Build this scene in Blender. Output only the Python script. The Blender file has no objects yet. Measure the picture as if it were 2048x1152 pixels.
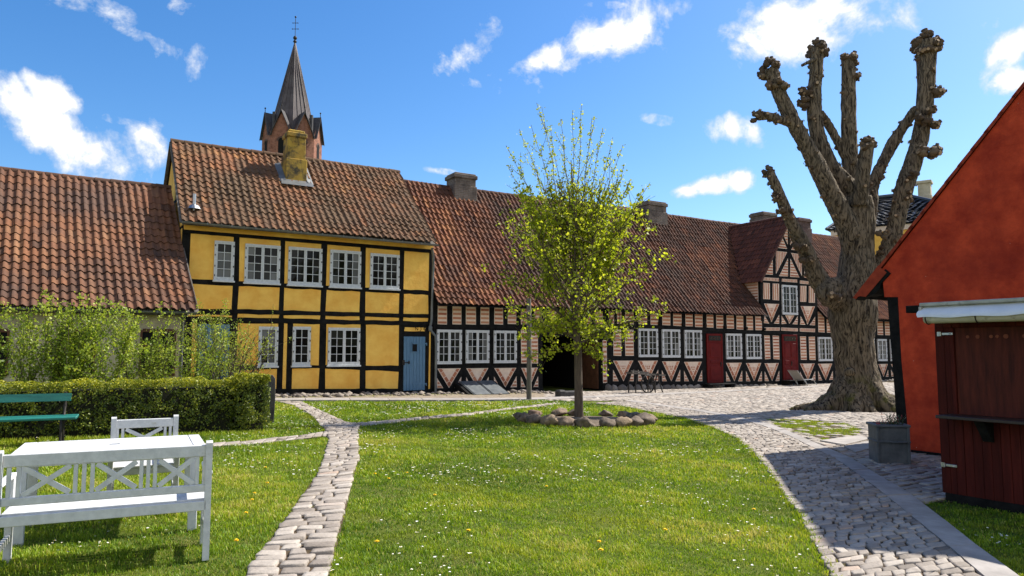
import bpy, math, random
import numpy as np
from mathutils import Vector, Matrix, noise as mnoise
random.seed(7); RNG = np.random.default_rng(11)
rad = math.radians
scene = bpy.context.scene
COL = scene.collection

# ------------------------------------------------------------------ survey tools
FOC = 1450.0; PITCH = math.atan(124/FOC); EYE = 1.6; GK = 0.02
UX, UY = 0.8527, 0.5224                     # direction of the street fronts
TH = math.atan2(UY, UX)
def ray(px, py):
    a = (px-1024)/FOC; b = (576-py)/FOC
    return Vector((a, math.cos(PITCH)-b*math.sin(PITCH), math.sin(PITCH)+b*math.cos(PITCH)))
def gz(x, y=0): return -GK*max(-30, x) if x < 0 else -.12*math.tanh(x/6)
def gza(x): return np.where(x < 0, -GK*np.maximum(x, -30), -.12*np.tanh(x/6))
def G(px, py):
    d = ray(px, py); g = 0
    for i in range(25):
        t = (g-EYE)/d.z; g = .5*g+.5*gz(d.x*t)
    return Vector((d.x*t, d.y*t, EYE+d.z*t))
def atY(px, py, Y):
    d = ray(px, py); t = Y/d.y
    return Vector((d.x*t, Y, EYE+d.z*t))
class Frame:
    """plan frame: x along a front, y into the building, z up (world height)"""
    def __init__(s, o, ang): s.o = Vector((o[0], o[1], 0)); s.a = ang; s.c = math.cos(ang); s.s = math.sin(ang)
    def loc(s, p): d = Vector(p)-s.o; return Vector((d.x*s.c+d.y*s.s, -d.x*s.s+d.y*s.c, d.z))
    def wor(s, p): return Vector((s.o.x+p[0]*s.c-p[1]*s.s, s.o.y+p[0]*s.s+p[1]*s.c, p[2]))
    def on(s, px, py, y=0.0):
        d = ray(px, py); n = (-s.s, s.c)
        t = (y+s.o.x*n[0]+s.o.y*n[1])/(d.x*n[0]+d.y*n[1])
        l = s.loc((d.x*t, d.y*t, EYE+d.z*t)); return l.x, l.z
    def onslope(s, px, py, e, r):
        """ray against the sloping plane through e=(y,z) and r=(y,z)"""
        d = ray(px, py); k = (r[1]-e[1])/(r[0]-e[0])
        o = s.loc((0, 0, EYE)); dl = Vector((d.x*s.c+d.y*s.s, -d.x*s.s+d.y*s.c, d.z))
        t = (e[1]+k*(o.y-e[0])-o.z)/(dl.z-k*dl.y)
        return o+dl*t

# ------------------------------------------------------------------ objects
def link(o, parent=None):
    COL.objects.link(o)
    if parent: o.parent = parent
    return o
def tag(o, label=None, cat=None, group=None, kind=None):
    if label: o['label'] = label
    if cat: o['category'] = cat
    if group: o['group'] = group
    if kind: o['kind'] = kind
    return o
def empty(name, loc=(0, 0, 0), rz=0, label=None, cat=None, group=None):
    o = bpy.data.objects.new(name, None); o.empty_display_size = .2
    o.location = loc; o.rotation_euler = (0, 0, rz); link(o)
    return tag(o, label, cat, group)
def copy_tree(o, parent=None):
    c = o.copy(); COL.objects.link(c); c.parent = parent
    for ch in list(o.children): copy_tree(ch, c)
    return c
class MB:
    def __init__(s): s.v = []; s.f = []; s.m = []; s.r = []; s.cur = 0; s.rn = 0.0; s.smooth = []; s.sm = False
    def add(s, vs, fs, m=None, r=None):
        b = len(s.v); s.v += [tuple(p) for p in vs]
        for f in fs:
            s.f.append(tuple(b+i for i in f)); s.m.append(s.cur if m is None else m)
            s.r.append(s.rn if r is None else r); s.smooth.append(s.sm)
    def box(s, x0, x1, y0, y1, z0, z1, m=None, r=None, b=0):
        if x0 > x1: x0, x1 = x1, x0
        if y0 > y1: y0, y1 = y1, y0
        if z0 > z1: z0, z1 = z1, z0
        b = min(b, (x1-x0)/3, (y1-y0)/3, (z1-z0)/3)
        if b <= 0:
            vs = [(x, y, z) for z in (z0, z1) for y in (y0, y1) for x in (x0, x1)]
            s.add(vs, [(0, 2, 3, 1), (4, 5, 7, 6), (0, 1, 5, 4), (2, 6, 7, 3), (0, 4, 6, 2), (1, 3, 7, 5)], m, r); return
        X, Y, Z = (x0, x1), (y0, y1), (z0, z1); sg = (1, -1); vs = []
        for i in (0, 1):
            for j in (0, 1):
                for k in (0, 1):
                    vs += [(X[i], Y[j]+sg[j]*b, Z[k]+sg[k]*b), (X[i]+sg[i]*b, Y[j], Z[k]+sg[k]*b), (X[i]+sg[i]*b, Y[j]+sg[j]*b, Z[k])]
        def I(i, j, k, a): return (i*4+j*2+k)*3+a
        fs = []
        for i in (0, 1):
            fs += [(I(i,0,0,0), I(i,1,0,0), I(i,1,1,0), I(i,0,1,0)), (I(0,i,0,1), I(1,i,0,1), I(1,i,1,1), I(0,i,1,1)), (I(0,0,i,2), I(1,0,i,2), I(1,1,i,2), I(0,1,i,2))]
            for j in (0, 1):
                fs += [(I(i,j,0,0), I(i,j,1,0), I(i,j,1,1), I(i,j,0,1)), (I(i,0,j,0), I(i,1,j,0), I(i,1,j,2), I(i,0,j,2)), (I(0,i,j,1), I(1,i,j,1), I(1,i,j,2), I(0,i,j,2))]
                for k in (0, 1): fs.append((I(i,j,k,0), I(i,j,k,1), I(i,j,k,2)))
        s.add(vs, fs, m, r)
    def bar(s, p, q, w, d, side=(0, 1, 0), m=None, r=None):
        """rectangular bar p->q, width w across, depth d along side"""
        p, q = Vector(p), Vector(q); t = (q-p).normalized(); sd = Vector(side); sd = (sd-t*sd.dot(t)).normalized(); a = t.cross(sd)
        vs = []
        for c in (p, q):
            for (i, j) in ((-1, -1), (1, -1), (1, 1), (-1, 1)): vs.append(c+a*(w/2*i)+sd*(d/2*j))
        s.add(vs, [(0, 1, 2, 3), (7, 6, 5, 4), (0, 4, 5, 1), (1, 5, 6, 2), (2, 6, 7, 3), (3, 7, 4, 0)], m, r)
    def prism(s, pts, y0, y1, m=None, r=None, axis='y'):
        n = len(pts)
        if axis == 'y': vs = [(p[0], y0, p[1]) for p in pts]+[(p[0], y1, p[1]) for p in pts]
        elif axis == 'x': vs = [(y0, p[0], p[1]) for p in pts]+[(y1, p[0], p[1]) for p in pts]
        else: vs = [(p[0], p[1], y0) for p in pts]+[(p[0], p[1], y1) for p in pts]
        s.add(vs, [tuple(range(n)), tuple(range(2*n-1, n-1, -1))]+[(i, i+n, (i+1) % n+n, (i+1) % n) for i in range(n)], m, r)
    def face(s, pts, y, m=None, r=None): s.add([(p[0], y, p[1]) for p in pts], [tuple(range(len(pts)))], m, r)
    def tube(s, pts, rs, n=8, cap=True, m=None, r=None, wob=0, sm=True):
        pts = [Vector(p) for p in pts]; k = len(pts)
        if not hasattr(rs, '__len__'): rs = [rs]*k
        vs = []; ref = Vector((0.3, 1, 0.1)).normalized()
        for i, p in enumerate(pts):
            t = (pts[min(i+1, k-1)]-pts[max(i-1, 0)])
            t = t.normalized() if t.length > 1e-9 else Vector((0, 0, 1))
            if abs(ref.dot(t)) > .95: ref = Vector((1, 0, .2)).normalized()
            a = (ref-t*ref.dot(t)).normalized(); b = t.cross(a); ref = a
            for j in range(n):
                an = 2*math.pi*j/n; rr = rs[i]*(1+wob*random.uniform(-1, 1))
                vs.append(p+a*(rr*math.cos(an))+b*(rr*math.sin(an)))
        fs = [(i*n+j, i*n+(j+1) % n, (i+1)*n+(j+1) % n, (i+1)*n+j) for i in range(k-1) for j in range(n)]
        o = s.sm; s.sm = sm; s.add(vs, fs, m, r); s.sm = o
        if cap: s.add(vs[:n], [tuple(range(n-1, -1, -1))], m, r); s.add(vs[-n:], [tuple(range(n))], m, r)
    def lathe(s, prof, c=(0, 0, 0), n=16, m=None, r=None, cap=True):
        vs = [(c[0]+q[0]*math.cos(2*math.pi*j/n), c[1]+q[0]*math.sin(2*math.pi*j/n), c[2]+q[1]) for q in prof for j in range(n)]
        k = len(prof); fs = [(i*n+j, i*n+(j+1) % n, (i+1)*n+(j+1) % n, (i+1)*n+j) for i in range(k-1) for j in range(n)]
        if cap: fs += [tuple(range(n-1, -1, -1)), tuple(range((k-1)*n, k*n))]
        s.add(vs, fs, m, r)
    def blob(s, c, r, sub=2, sq=(1, 1, 1), amp=.2, fr=1.5, seed=0, rot=0, m=None, rn=None, flat=None, cuts=0):
        import bmesh
        bm = bmesh.new(); bmesh.ops.create_icosphere(bm, subdivisions=sub, radius=1)
        vs = []; off = Vector((seed*3.7, seed*1.3, seed*7.1)); cr, sr = math.cos(rot), math.sin(rot)
        rc_ = random.Random(seed); pl_ = [(Vector((rc_.gauss(0, 1), rc_.gauss(0, 1), rc_.gauss(0, 1))).normalized(), rc_.uniform(.62, .88)) for _ in range(cuts)]
        for v in bm.verts:
            k = 1+amp*mnoise.noise(v.co*fr+off)+amp*.4*mnoise.noise(v.co*fr*2.7+off)
            w_ = v.co.copy()
            for n_, d_ in pl_:
                e_ = w_.dot(n_)-d_
                if e_ > 0: w_ -= n_*e_*.9
            v.co = w_
            p = Vector((v.co.x*sq[0], v.co.y*sq[1], v.co.z*sq[2]))*k*r
            if flat is not None: p.z = max(p.z, -flat*r)
            vs.append((c[0]+p.x*cr-p.y*sr, c[1]+p.x*sr+p.y*cr, c[2]+p.z))
        fs = [tuple(v.index for v in f.verts) for f in bm.faces]; bm.free()
        o = s.sm; s.sm = True; s.add(vs, fs, m, rn); s.sm = o
    def build(s, name, mats, parent=None, loc=None):
        me = bpy.data.meshes.new(name); me.from_pydata(s.v, [], s.f)
        if not isinstance(mats, (list, tuple)): mats = [mats]
        for m in mats: me.materials.append(m)
        me.polygons.foreach_set('material_index', s.m); me.polygons.foreach_set('use_smooth', s.smooth)
        a = me.attributes.new('rnd', 'FLOAT', 'FACE'); a.data.foreach_set('value', s.r); me.update()
        o = bpy.data.objects.new(name, me)
        if loc: o.location = loc
        return link(o, parent)
def mesh_np(name, v, f, rnd, mats, parent=None, mi=None, smooth=False):
    """v (N,3); f (M,k) all the same size k"""
    v = np.asarray(v, np.float32); f = np.asarray(f, np.int32); M_, k = f.shape
    me = bpy.data.meshes.new(name); me.vertices.add(len(v)); me.vertices.foreach_set('co', v.ravel())
    me.loops.add(M_*k); me.loops.foreach_set('vertex_index', f.ravel()); me.polygons.add(M_)
    me.polygons.foreach_set('loop_start', np.arange(0, M_*k, k, dtype=np.int32))
    try: me.polygons.foreach_set('loop_total', np.full(M_, k, np.int32))
    except Exception: pass
    if not isinstance(mats, (list, tuple)): mats = [mats]
    for m in mats: me.materials.append(m)
    if mi is not None: me.polygons.foreach_set('material_index', np.asarray(mi, np.int32))
    if smooth: me.polygons.foreach_set('use_smooth', np.ones(M_, bool))
    a = me.attributes.new('rnd', 'FLOAT', 'FACE'); a.data.foreach_set('value', np.asarray(rnd, np.float32))
    me.update(calc_edges=True); me.validate()
    o = bpy.data.objects.new(name, me); return link(o, parent)

# ------------------------------------------------------------------ 2D clipping in a front (x,z)
def clip(poly, a, b, c):
    out = []; n = len(poly)
    for i in range(n):
        p, q = poly[i], poly[(i+1) % n]; dp = a*p[0]+b*p[1]-c; dq = a*q[0]+b*q[1]-c
        if dp >= 0: out.append(p)
        if (dp > 0 and dq < 0) or (dp < 0 and dq > 0):
            t = dp/(dp-dq); out.append((p[0]+t*(q[0]-p[0]), p[1]+t*(q[1]-p[1])))
    return out
def inset(poly, d):
    """inset a convex polygon"""
    n = len(poly); cx = sum(p[0] for p in poly)/n; cz = sum(p[1] for p in poly)/n; out = list(poly)
    for i in range(n):
        p, q = poly[i], poly[(i+1) % n]; nx, nz = -(q[1]-p[1]), q[0]-p[0]; l = math.hypot(nx, nz) or 1
        nx /= l; nz /= l
        if nx*(cx-p[0])+nz*(cz-p[1]) < 0: nx, nz = -nx, -nz
        out = clip(out, nx, nz, nx*p[0]+nz*p[1]+d)
        if len(out) < 3: return []
    return out

# ------------------------------------------------------------------ materials
def nd(nt, t, props=None, **inp):
    n = nt.nodes.new(t)
    for k, v in (props or {}).items(): setattr(n, k, v)
    for k, v in inp.items():
        key = k.replace('_', ' ')
        if k[0] == 'i' and k[1:].isdigit(): s = n.inputs[int(k[1:])]
        else: s = n.inputs[key]
        if isinstance(v, bpy.types.NodeSocket): nt.links.new(v, s)
        else:
            if s.type == 'RGBA' and len(v) == 3: v = (*v, 1)
            s.default_value = v
    return n
def ramp(nt, fac, stops, mode='LINEAR'):
    n = nt.nodes.new('ShaderNodeValToRGB'); cr = n.color_ramp; cr.interpolation = mode
    while len(cr.elements) > 1: cr.elements.remove(cr.elements[0])
    for i, (p, c) in enumerate(stops):
        e = cr.elements[0] if i == 0 else cr.elements.new(p)
        e.position = p; e.color = (*c, 1) if len(c) == 3 else c
    nt.links.new(fac, n.inputs[0]); return n.outputs[0]
def mixc(nt, fac, a, b, mode='MIX'):
    n = nt.nodes.new('ShaderNodeMix'); n.data_type = 'RGBA'; n.blend_type = mode
    for s, v in ((n.inputs[0], fac), (n.inputs[6], a), (n.inputs[7], b)):
        if isinstance(v, bpy.types.NodeSocket): nt.links.new(v, s)
        else: s.default_value = v if not isinstance(v, tuple) or len(v) == 4 else (*v, 1)
    return n.outputs[2]
def math_(nt, op, a, b=0.0, c=None, clamp=False):
    n = nt.nodes.new('ShaderNodeMath'); n.operation = op; n.use_clamp = clamp
    for i, v in enumerate((a, b) if c is None else (a, b, c)):
        if isinstance(v, bpy.types.NodeSocket): nt.links.new(v, n.inputs[i])
        else: n.inputs[i].default_value = v
    return n.outputs[0]
def noise(nt, vec, scale, detail=5, rough=.6, dist=0):
    n = nd(nt, 'ShaderNodeTexNoise', None, Vector=vec, Scale=scale, Detail=detail, Roughness=rough, Distortion=dist); return n.outputs[0]
def newmat(name):
    m = bpy.data.materials.new(name); m.use_nodes = True; nt = m.node_tree; nt.nodes.clear(); return m, nt
def coords(nt, kind='Object', stretch=(1, 1, 1)):
    tc = nt.nodes.new('ShaderNodeTexCoord'); v = tc.outputs['Object']
    if kind == 'World': v = nt.nodes.new('ShaderNodeNewGeometry').outputs['Position']
    if stretch != (1, 1, 1): v = nd(nt, 'ShaderNodeMapping', None, Vector=v, Scale=stretch).outputs[0]
    return v
def finish(nt, col, rough=.8, bump=None, bstr=.3, bdist=.02, spec=.3, metal=0, trans=0, tcol=None, coat=0):
    p = nd(nt, 'ShaderNodeBsdfPrincipled', None, Base_Color=col, Roughness=rough, Metallic=metal)
    p.inputs['Specular IOR Level'].default_value = spec
    if coat: p.inputs['Coat Weight'].default_value = coat
    if bump is not None:
        b = nd(nt, 'ShaderNodeBump', None, Strength=bstr, Distance=bdist, Height=bump); nt.links.new(b.outputs[0], p.inputs['Normal'])
    out = p.outputs[0]
    if trans:
        t = nd(nt, 'ShaderNodeBsdfTranslucent', None, Color=tcol if tcol is not None else col)
        mx = nd(nt, 'ShaderNodeMixShader', None, i0=trans, i1=out, i2=t.outputs[0]); out = mx.outputs[0]
    o = nt.nodes.new('ShaderNodeOutputMaterial'); nt.links.new(out, o.inputs[0])
def simple(name, c1, c2, scale=4, rough=.8, bscale=30, bstr=.25, bdist=.01, stretch=(1, 1, 1), spec=.3, metal=0, kind='Object', rndv=0, lo=.35, hi=.65, detail=6, dirt=None, dscale=2.5, dlo=.58, dhi=.72, speck=None):
    m, nt = newmat(name); v = coords(nt, kind, stretch)
    f = noise(nt, v, scale, detail, .65)
    c = ramp(nt, f, [(lo, c1), (hi, c2)])
    if rndv:
        a = nd(nt, 'ShaderNodeAttribute', {'attribute_name': 'rnd'})
        g = math_(nt, 'MULTIPLY_ADD', a.outputs['Fac'], 2*rndv, 1-rndv)
        cc = nd(nt, 'ShaderNodeCombineColor', None, Red=g, Green=g, Blue=g)
        c = mixc(nt, 1.0, c, cc.outputs[0], 'MULTIPLY')
    if dirt:
        d = noise(nt, v, dscale, 8, .7); d = ramp(nt, d, [(dlo, (0, 0, 0)), (dhi, (1, 1, 1))]); c = mixc(nt, d, c, dirt)
    if speck: c = mixc(nt, ramp(nt, noise(nt, coords(nt, kind), speck[1], 2, .5, .6), [(speck[2], (0, 0, 0)), (speck[2]+.03, (1, 1, 1))]), c, speck[0])
    finish(nt, c, rough, noise(nt, v, bscale, 5, .6), bstr, bdist, spec, metal); return m
def rndmat(name, stops, rough=.8, bscale=60, bstr=.3, bdist=.01, spec=.25, trans=0, patch=None, pscale=1.2, plo=.5, phi=.7, tboost=1.0, kind='World', fine=.25, fscale=14):
    """colour from the per-face random value, with patches of a second colour"""
    m, nt = newmat(name); v = coords(nt, kind)
    a = nd(nt, 'ShaderNodeAttribute', {'attribute_name': 'rnd'}); c = ramp(nt, a.outputs['Fac'], stops)
    if patch:
        d = noise(nt, v, pscale, 7, .65); d = ramp(nt, d, [(plo, (0, 0, 0)), (phi, (1, 1, 1))])
        c = mixc(nt, d, c, patch)
    if fine:
        g = noise(nt, v, fscale, 6, .7); g = math_(nt, 'MULTIPLY_ADD', g, 2*fine*1.6, 1-fine*1.6)
        cc = nd(nt, 'ShaderNodeCombineColor', None, Red=g, Green=g, Blue=g); c = mixc(nt, 1.0, c, cc.outputs[0], 'MULTIPLY')
    tc = None
    if trans and tboost != 1:
        tc = mixc(nt, 1.0, c, (tboost, tboost, tboost*.6), 'MULTIPLY')
    finish(nt, c, rough, noise(nt, v, bscale, 4, .6) if bstr else None, bstr, bdist, spec, 0, trans, tc); return m

MT = {}
MT['yellow'] = simple('yellow_limewash', (.80, .40, .065), (.92, .56, .115), 1.6, .9, 7, .6, .03, dirt=(.72, .39, .075), dscale=1.3, dlo=.55, dhi=.85)
MT['cream'] = simple('cream_plaster', (.42, .36, .24), (.58, .5, .34), 2, .9, 20, .5, .012, dirt=(.3, .25, .16), dlo=.5, dhi=.8)
MT['timber'] = simple('tarred_timber', (.004, .004, .004), (.016, .015, .014), 5, .85, 40, .6, .01, (1, 1, 1), .12)
MT['mortar'] = simple('pale_mortar', (.66, .50, .38), (.78, .62, .48), 6, .9, 60, .3, .005)
MT['brick'] = rndmat('red_brick', [(0, (.33, .11, .06)), (.5, (.45, .175, .095)), (1, (.54, .27, .15))], .88, 70, .4, .006, fine=.2)
MT['white'] = simple('white_gloss_paint', (.50, .505, .50), (.63, .63, .62), 14, .6, 40, .3, .006, spec=.3, dirt=(.43, .42, .37), dscale=11, dlo=.60, dhi=.74)
MT['blue'] = simple('blue_door_paint', (.07, .155, .25), (.10, .20, .31), 3, .5, 30, .3, .006, (6, 1, 1), spec=.4)
MT['reddoor'] = simple('oxblood_door_paint', (0.0935, 0.0039, 0.0028), (0.1320, 0.0066, 0.0044), 3, .65, 30, .2, .005, spec=.15)
MT['redwall'] = simple('red_limewash', (.34, .027, .009), (.62, .070, .023), 2.1, .92, 11, .8, .02, kind='Object', lo=.36, hi=.62, detail=9, dirt=(.26, .022, .010), dscale=.9, dlo=.45, dhi=.72, speck=((.5, .3, .22), 9, .76))
MT['kiosk'] = simple('oxblood_boards', (0.0468, 0.0065, 0.0043), (0.0828, 0.0115, 0.0072), 2, .75, 26, .5, .008, (8, 8, .7), spec=.15, rndv=.22, dirt=(0.1224, 0.0504, 0.0360), dscale=5, dlo=.68, dhi=.74, speck=((.3, .2, .16), 26, .77))
MT['zinc'] = simple('weathered_zinc', (.085, .095, .10), (.15, .16, .165), 5, .6, 30, .25, .006, spec=.3, metal=.3, dirt=(.17, .165, .155), dscale=6, dlo=.6, dhi=.75)
MT['gutter'] = simple('zinc_gutter', (.12, .13, .13), (.2, .2, .19), 5, .5, 30, .2, .006, metal=.5)
MT['iron'] = simple('dark_iron', (.02, .018, .016), (.05, .042, .035), 8, .6, 40, .3, .005, metal=.4)
MT['stone'] = simple('granite', (.20, .19, .18), (.34, .32, .30), 9, .85, 35, .5, .01, kind='World', dirt=(.12, .115, .1), dscale=2, dlo=.5, dhi=.75)
MT['plinth'] = rndmat('field_stone', [(0, (.12, .10, .085)), (.5, (.22, .185, .15)), (1, (.31, .26, .21))], .9, 40, .5, .02)
MT['lichenbrick'] = simple('lichen_covered_brick', (.34, .2, .035), (.44, .29, .05), 4, .92, 40, .8, .02, dirt=(.06, .05, .03), dscale=3, dlo=.45, dhi=.62)
MT['wood'] = simple('grey_wood', (0.0960, 0.0840, 0.0720), (0.1560, 0.1380, 0.1140), 3, .85, 30, .4, .01, (5, 5, .6))
MT['silver'] = simple('silver_metal', (.34, .34, .33), (.5, .5, .48), 6, .35, 20, .1, .004, metal=.9)
m, nt = newmat('window_glass'); a = nd(nt, 'ShaderNodeAttribute', {'attribute_name': 'rnd'})
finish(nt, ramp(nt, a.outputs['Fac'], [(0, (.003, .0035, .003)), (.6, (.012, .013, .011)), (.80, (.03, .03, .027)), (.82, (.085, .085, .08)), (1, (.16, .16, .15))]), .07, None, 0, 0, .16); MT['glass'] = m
m, nt = newmat('dark_opening'); finish(nt, (.006, .006, .006, 1), .95); MT['dark'] = m
def chimney_mat(name, a, b, c):
    m, nt = newmat(name); v = coords(nt, 'Object')
    sp = nd(nt, 'ShaderNodeSeparateXYZ', None, Vector=v)
    h = math_(nt, 'ADD', sp.outputs[0], sp.outputs[1])
    cv = nd(nt, 'ShaderNodeCombineXYZ', None, X=h, Y=sp.outputs[2])
    br = nd(nt, 'ShaderNodeTexBrick', None, Vector=cv.outputs[0], Color1=a, Color2=b, Mortar=c, Scale=1.0)
    br.inputs['Brick Width'].default_value = .24; br.inputs['Row Height'].default_value = .075; br.inputs['Mortar Size'].default_value = .009
    col = mixc(nt, ramp(nt, noise(nt, v, 2.5, 7), [(.45, (0, 0, 0)), (.7, (.8, .8, .8))]), br.outputs[0], tuple(x*.4 for x in a[:3]))
    finish(nt, col, .92, math_(nt, 'MULTIPLY_ADD', noise(nt, v, 40), .5, br.outputs['Fac']), .5, .01); return m
MT['chim'] = chimney_mat('weathered_brick', (.13, .095, .075, 1), (.18, .13, .10, 1), (.20, .18, .15, 1))
MT['towerbrick'] = chimney_mat('tower_brick', (.24, .085, .05, 1), (.31, .115, .065, 1), (.30, .2, .15, 1))
MT['plumbrick'] = chimney_mat('brown_brick', (.10, .055, .045, 1), (.13, .07, .055, 1), (.16, .13, .11, 1))
# tiles: per-tile colour, lichen and soot patches
MT['tile_a'] = rndmat('tiles_orange', [(0, (0.0727, 0.0374, 0.0228)), (.25, (0.1392, 0.0612, 0.0319)), (.6, (0.1998, 0.0828, 0.0380)), (1, (0.2422, 0.1188, 0.0570))], .85, 50, .4, .01, patch=(0.0989, 0.0558, 0.0380), pscale=.55, plo=.38, phi=.62, fine=.3)
MT['tile_b'] = rndmat('tiles_brown', [(0, (0.0839, 0.0474, 0.0272)), (.4, (0.1427, 0.0696, 0.0339)), (.8, (0.2267, 0.0909, 0.0383)), (1, (0.2938, 0.1344, 0.0478))], .88, 50, .4, .01, patch=(0.1037, 0.0624, 0.0331), pscale=.7, plo=.36, phi=.62, fine=.35)
MT['tile_c'] = rndmat('tiles_rust', [(0, (.060, .024, .014)), (.4, (.125, .043, .020)), (.8, (.20, .070, .028)), (1, (.29, .115, .042))], .85, 50, .4, .01, patch=(.045, .026, .017), pscale=.35, plo=.42, phi=.70, fine=.3)
MT['tile_d'] = rndmat('tiles_dark', [(0, (0.0540, 0.0234, 0.0162)), (.5, (0.0990, 0.0342, 0.0216)), (1, (0.1530, 0.0540, 0.0315))], .85, 50, .4, .01, fine=.3)
MT['slate'] = rndmat('tiles_black_glazed', [(0, (.02, .022, .026)), (1, (.07, .075, .085))], .35, 50, .3, .01, .5)
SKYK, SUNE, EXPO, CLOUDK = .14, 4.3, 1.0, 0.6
# ------------------------------------------------------------------ frames of the buildings
H = Frame(G(860, 787), TH)                            # the row of houses
KF = Frame(G(1887, 1000), math.atan2(-UX, UY))        # the booth
RF = Frame(G(1812, 905), math.atan2(-UX, UY))         # the red gable

def tiles(mb, x0, x1, prof, tw, gauge, x0r=None, x1r=None, keep=None, amp=.085, lift=.030, ns=6, ext=.0, bow=.05, drift=None):
    """pantiles as real geometry. prof(t)->(y,z) for t in 0..1 from eave to ridge; x-limits may differ at the ridge"""
    x0r = x0 if x0r is None else x0r; x1r = x1 if x1r is None else x1r
    e, r = prof(0), prof(1); L = math.hypot(r[0]-e[0], r[1]-e[1]); nr = int(round(L/gauge)); nc = int(round((x1-x0)/tw))
    q = [i/ns for i in range(ns+1)]
    hh = [amp*(.5+.5*math.cos(2*math.pi*(a-.16)))**1.25-amp*.15*math.sin(2*math.pi*a) for a in q]
    colr = [random.gauss(0, .05) for _ in range(nc)]
    for j in range(nr):
        t0 = j/nr; t1 = min(1.0, (j+1.28)/nr)
        ya, za = prof(t0); yb, zb = prof(t1); d = Vector((0, yb-ya, zb-za)).normalized(); n = Vector((0, -d.z, d.y))
        if n.z < 0: n = -n
        for i in range(nc):
            f0 = i/nc; f1 = (i+1)/nc
            xa0 = x0+(x1-x0)*f0; xa1 = x0+(x1-x0)*f1
            xr0 = x0r+(x1r-x0r)*f0; xr1 = x0r+(x1r-x0r)*f1
            la0 = xa0+(xr0-xa0)*t0; la1 = xa1+(xr1-xa1)*t0; lb0 = xa0+(xr0-xa0)*t1; lb1 = xa1+(xr1-xa1)*t1
            xm = (la0+la1)/2
            if keep and not keep(xm, (ya+yb)/2, (za+zb)/2): continue
            sg = bow*mnoise.noise(Vector((xm*.25, t0*2.2, 3.3+x0)))+.4*bow*mnoise.noise(Vector((xm*.9, t0*5, 1.3)))
            lf = lift+random.uniform(-.006, .009); sl = random.gauss(0, .012); tl = random.gauss(0, .006); dx = random.gauss(0, .004)
            A = []; B = []; Cc = []
            for k in range(ns+1):
                x = la0+(la1-la0)*q[k]+dx; pa = Vector((x, ya, za))+d*sl; o = hh[k]+sg+tl*(q[k]-.5)*2
                A.append(pa+n*(o+lf)); Cc.append(pa+n*(o+lf-.032)+d*.004)
                x2 = lb0+(lb1-lb0)*q[k]+dx; B.append(Vector((x2, yb, zb))+n*(o-.004))
            rv = min(1, max(0, random.gauss(.5, .2)+colr[i]+.35*mnoise.noise(Vector((xm*.5, t0*3, 7.7)))))
            if drift: rv = min(1, max(0, rv+drift(xm, t0)))
            m_ = ns+1; mb.sm = True
            mb.add(A+B, [(k, k+1, k+1+m_, k+m_) for k in range(ns)], r=rv); mb.sm = False
            mb.add(A+Cc, [(k, k+m_, k+1+m_, k+1) for k in range(ns)], r=rv*.15)  # lip faces darkened: shade under the tile edge, plus dirt, put into the colour
def prof_line(e, r, sag=.0, flare=.0):
    def p(t):
        y = e[0]+(r[0]-e[0])*t; z = e[1]+(r[1]-e[1])*t
        return y, z-sag*math.sin(math.pi*t)-flare*math.exp(-((t-.18)/.16)**2)*.0
    return p
def ridge_tiles(mb, x0, x1, y, z, w=.105, L=.42, rv=None):
    n = int(abs(x1-x0)/L)
    for i in range(n):
        a = x0+(x1-x0)*i/n; b = x0+(x1-x0)*(i+1.06)/n; z0 = z+.04*mnoise.noise(Vector((a*.3, 2, 1)))
        pts = [(math.cos(t)*w, math.sin(t)*w) for t in np.linspace(-.2, math.pi+.2, 8)]
        va = [(a, y+p[0]*1.06, z0+p[1]*1.06-.02) for p in pts]; vb = [(b, y+p[0]*.94, z0+p[1]*.94-.02) for p in pts]
        mb.sm = True; mb.add(va+vb, [(k, k+1, k+9, k+8) for k in range(7)], r=random.uniform(.0, .3) if rv is None else rv); mb.sm = False
        mb.add(va, [tuple(range(8))], r=.1)
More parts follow.
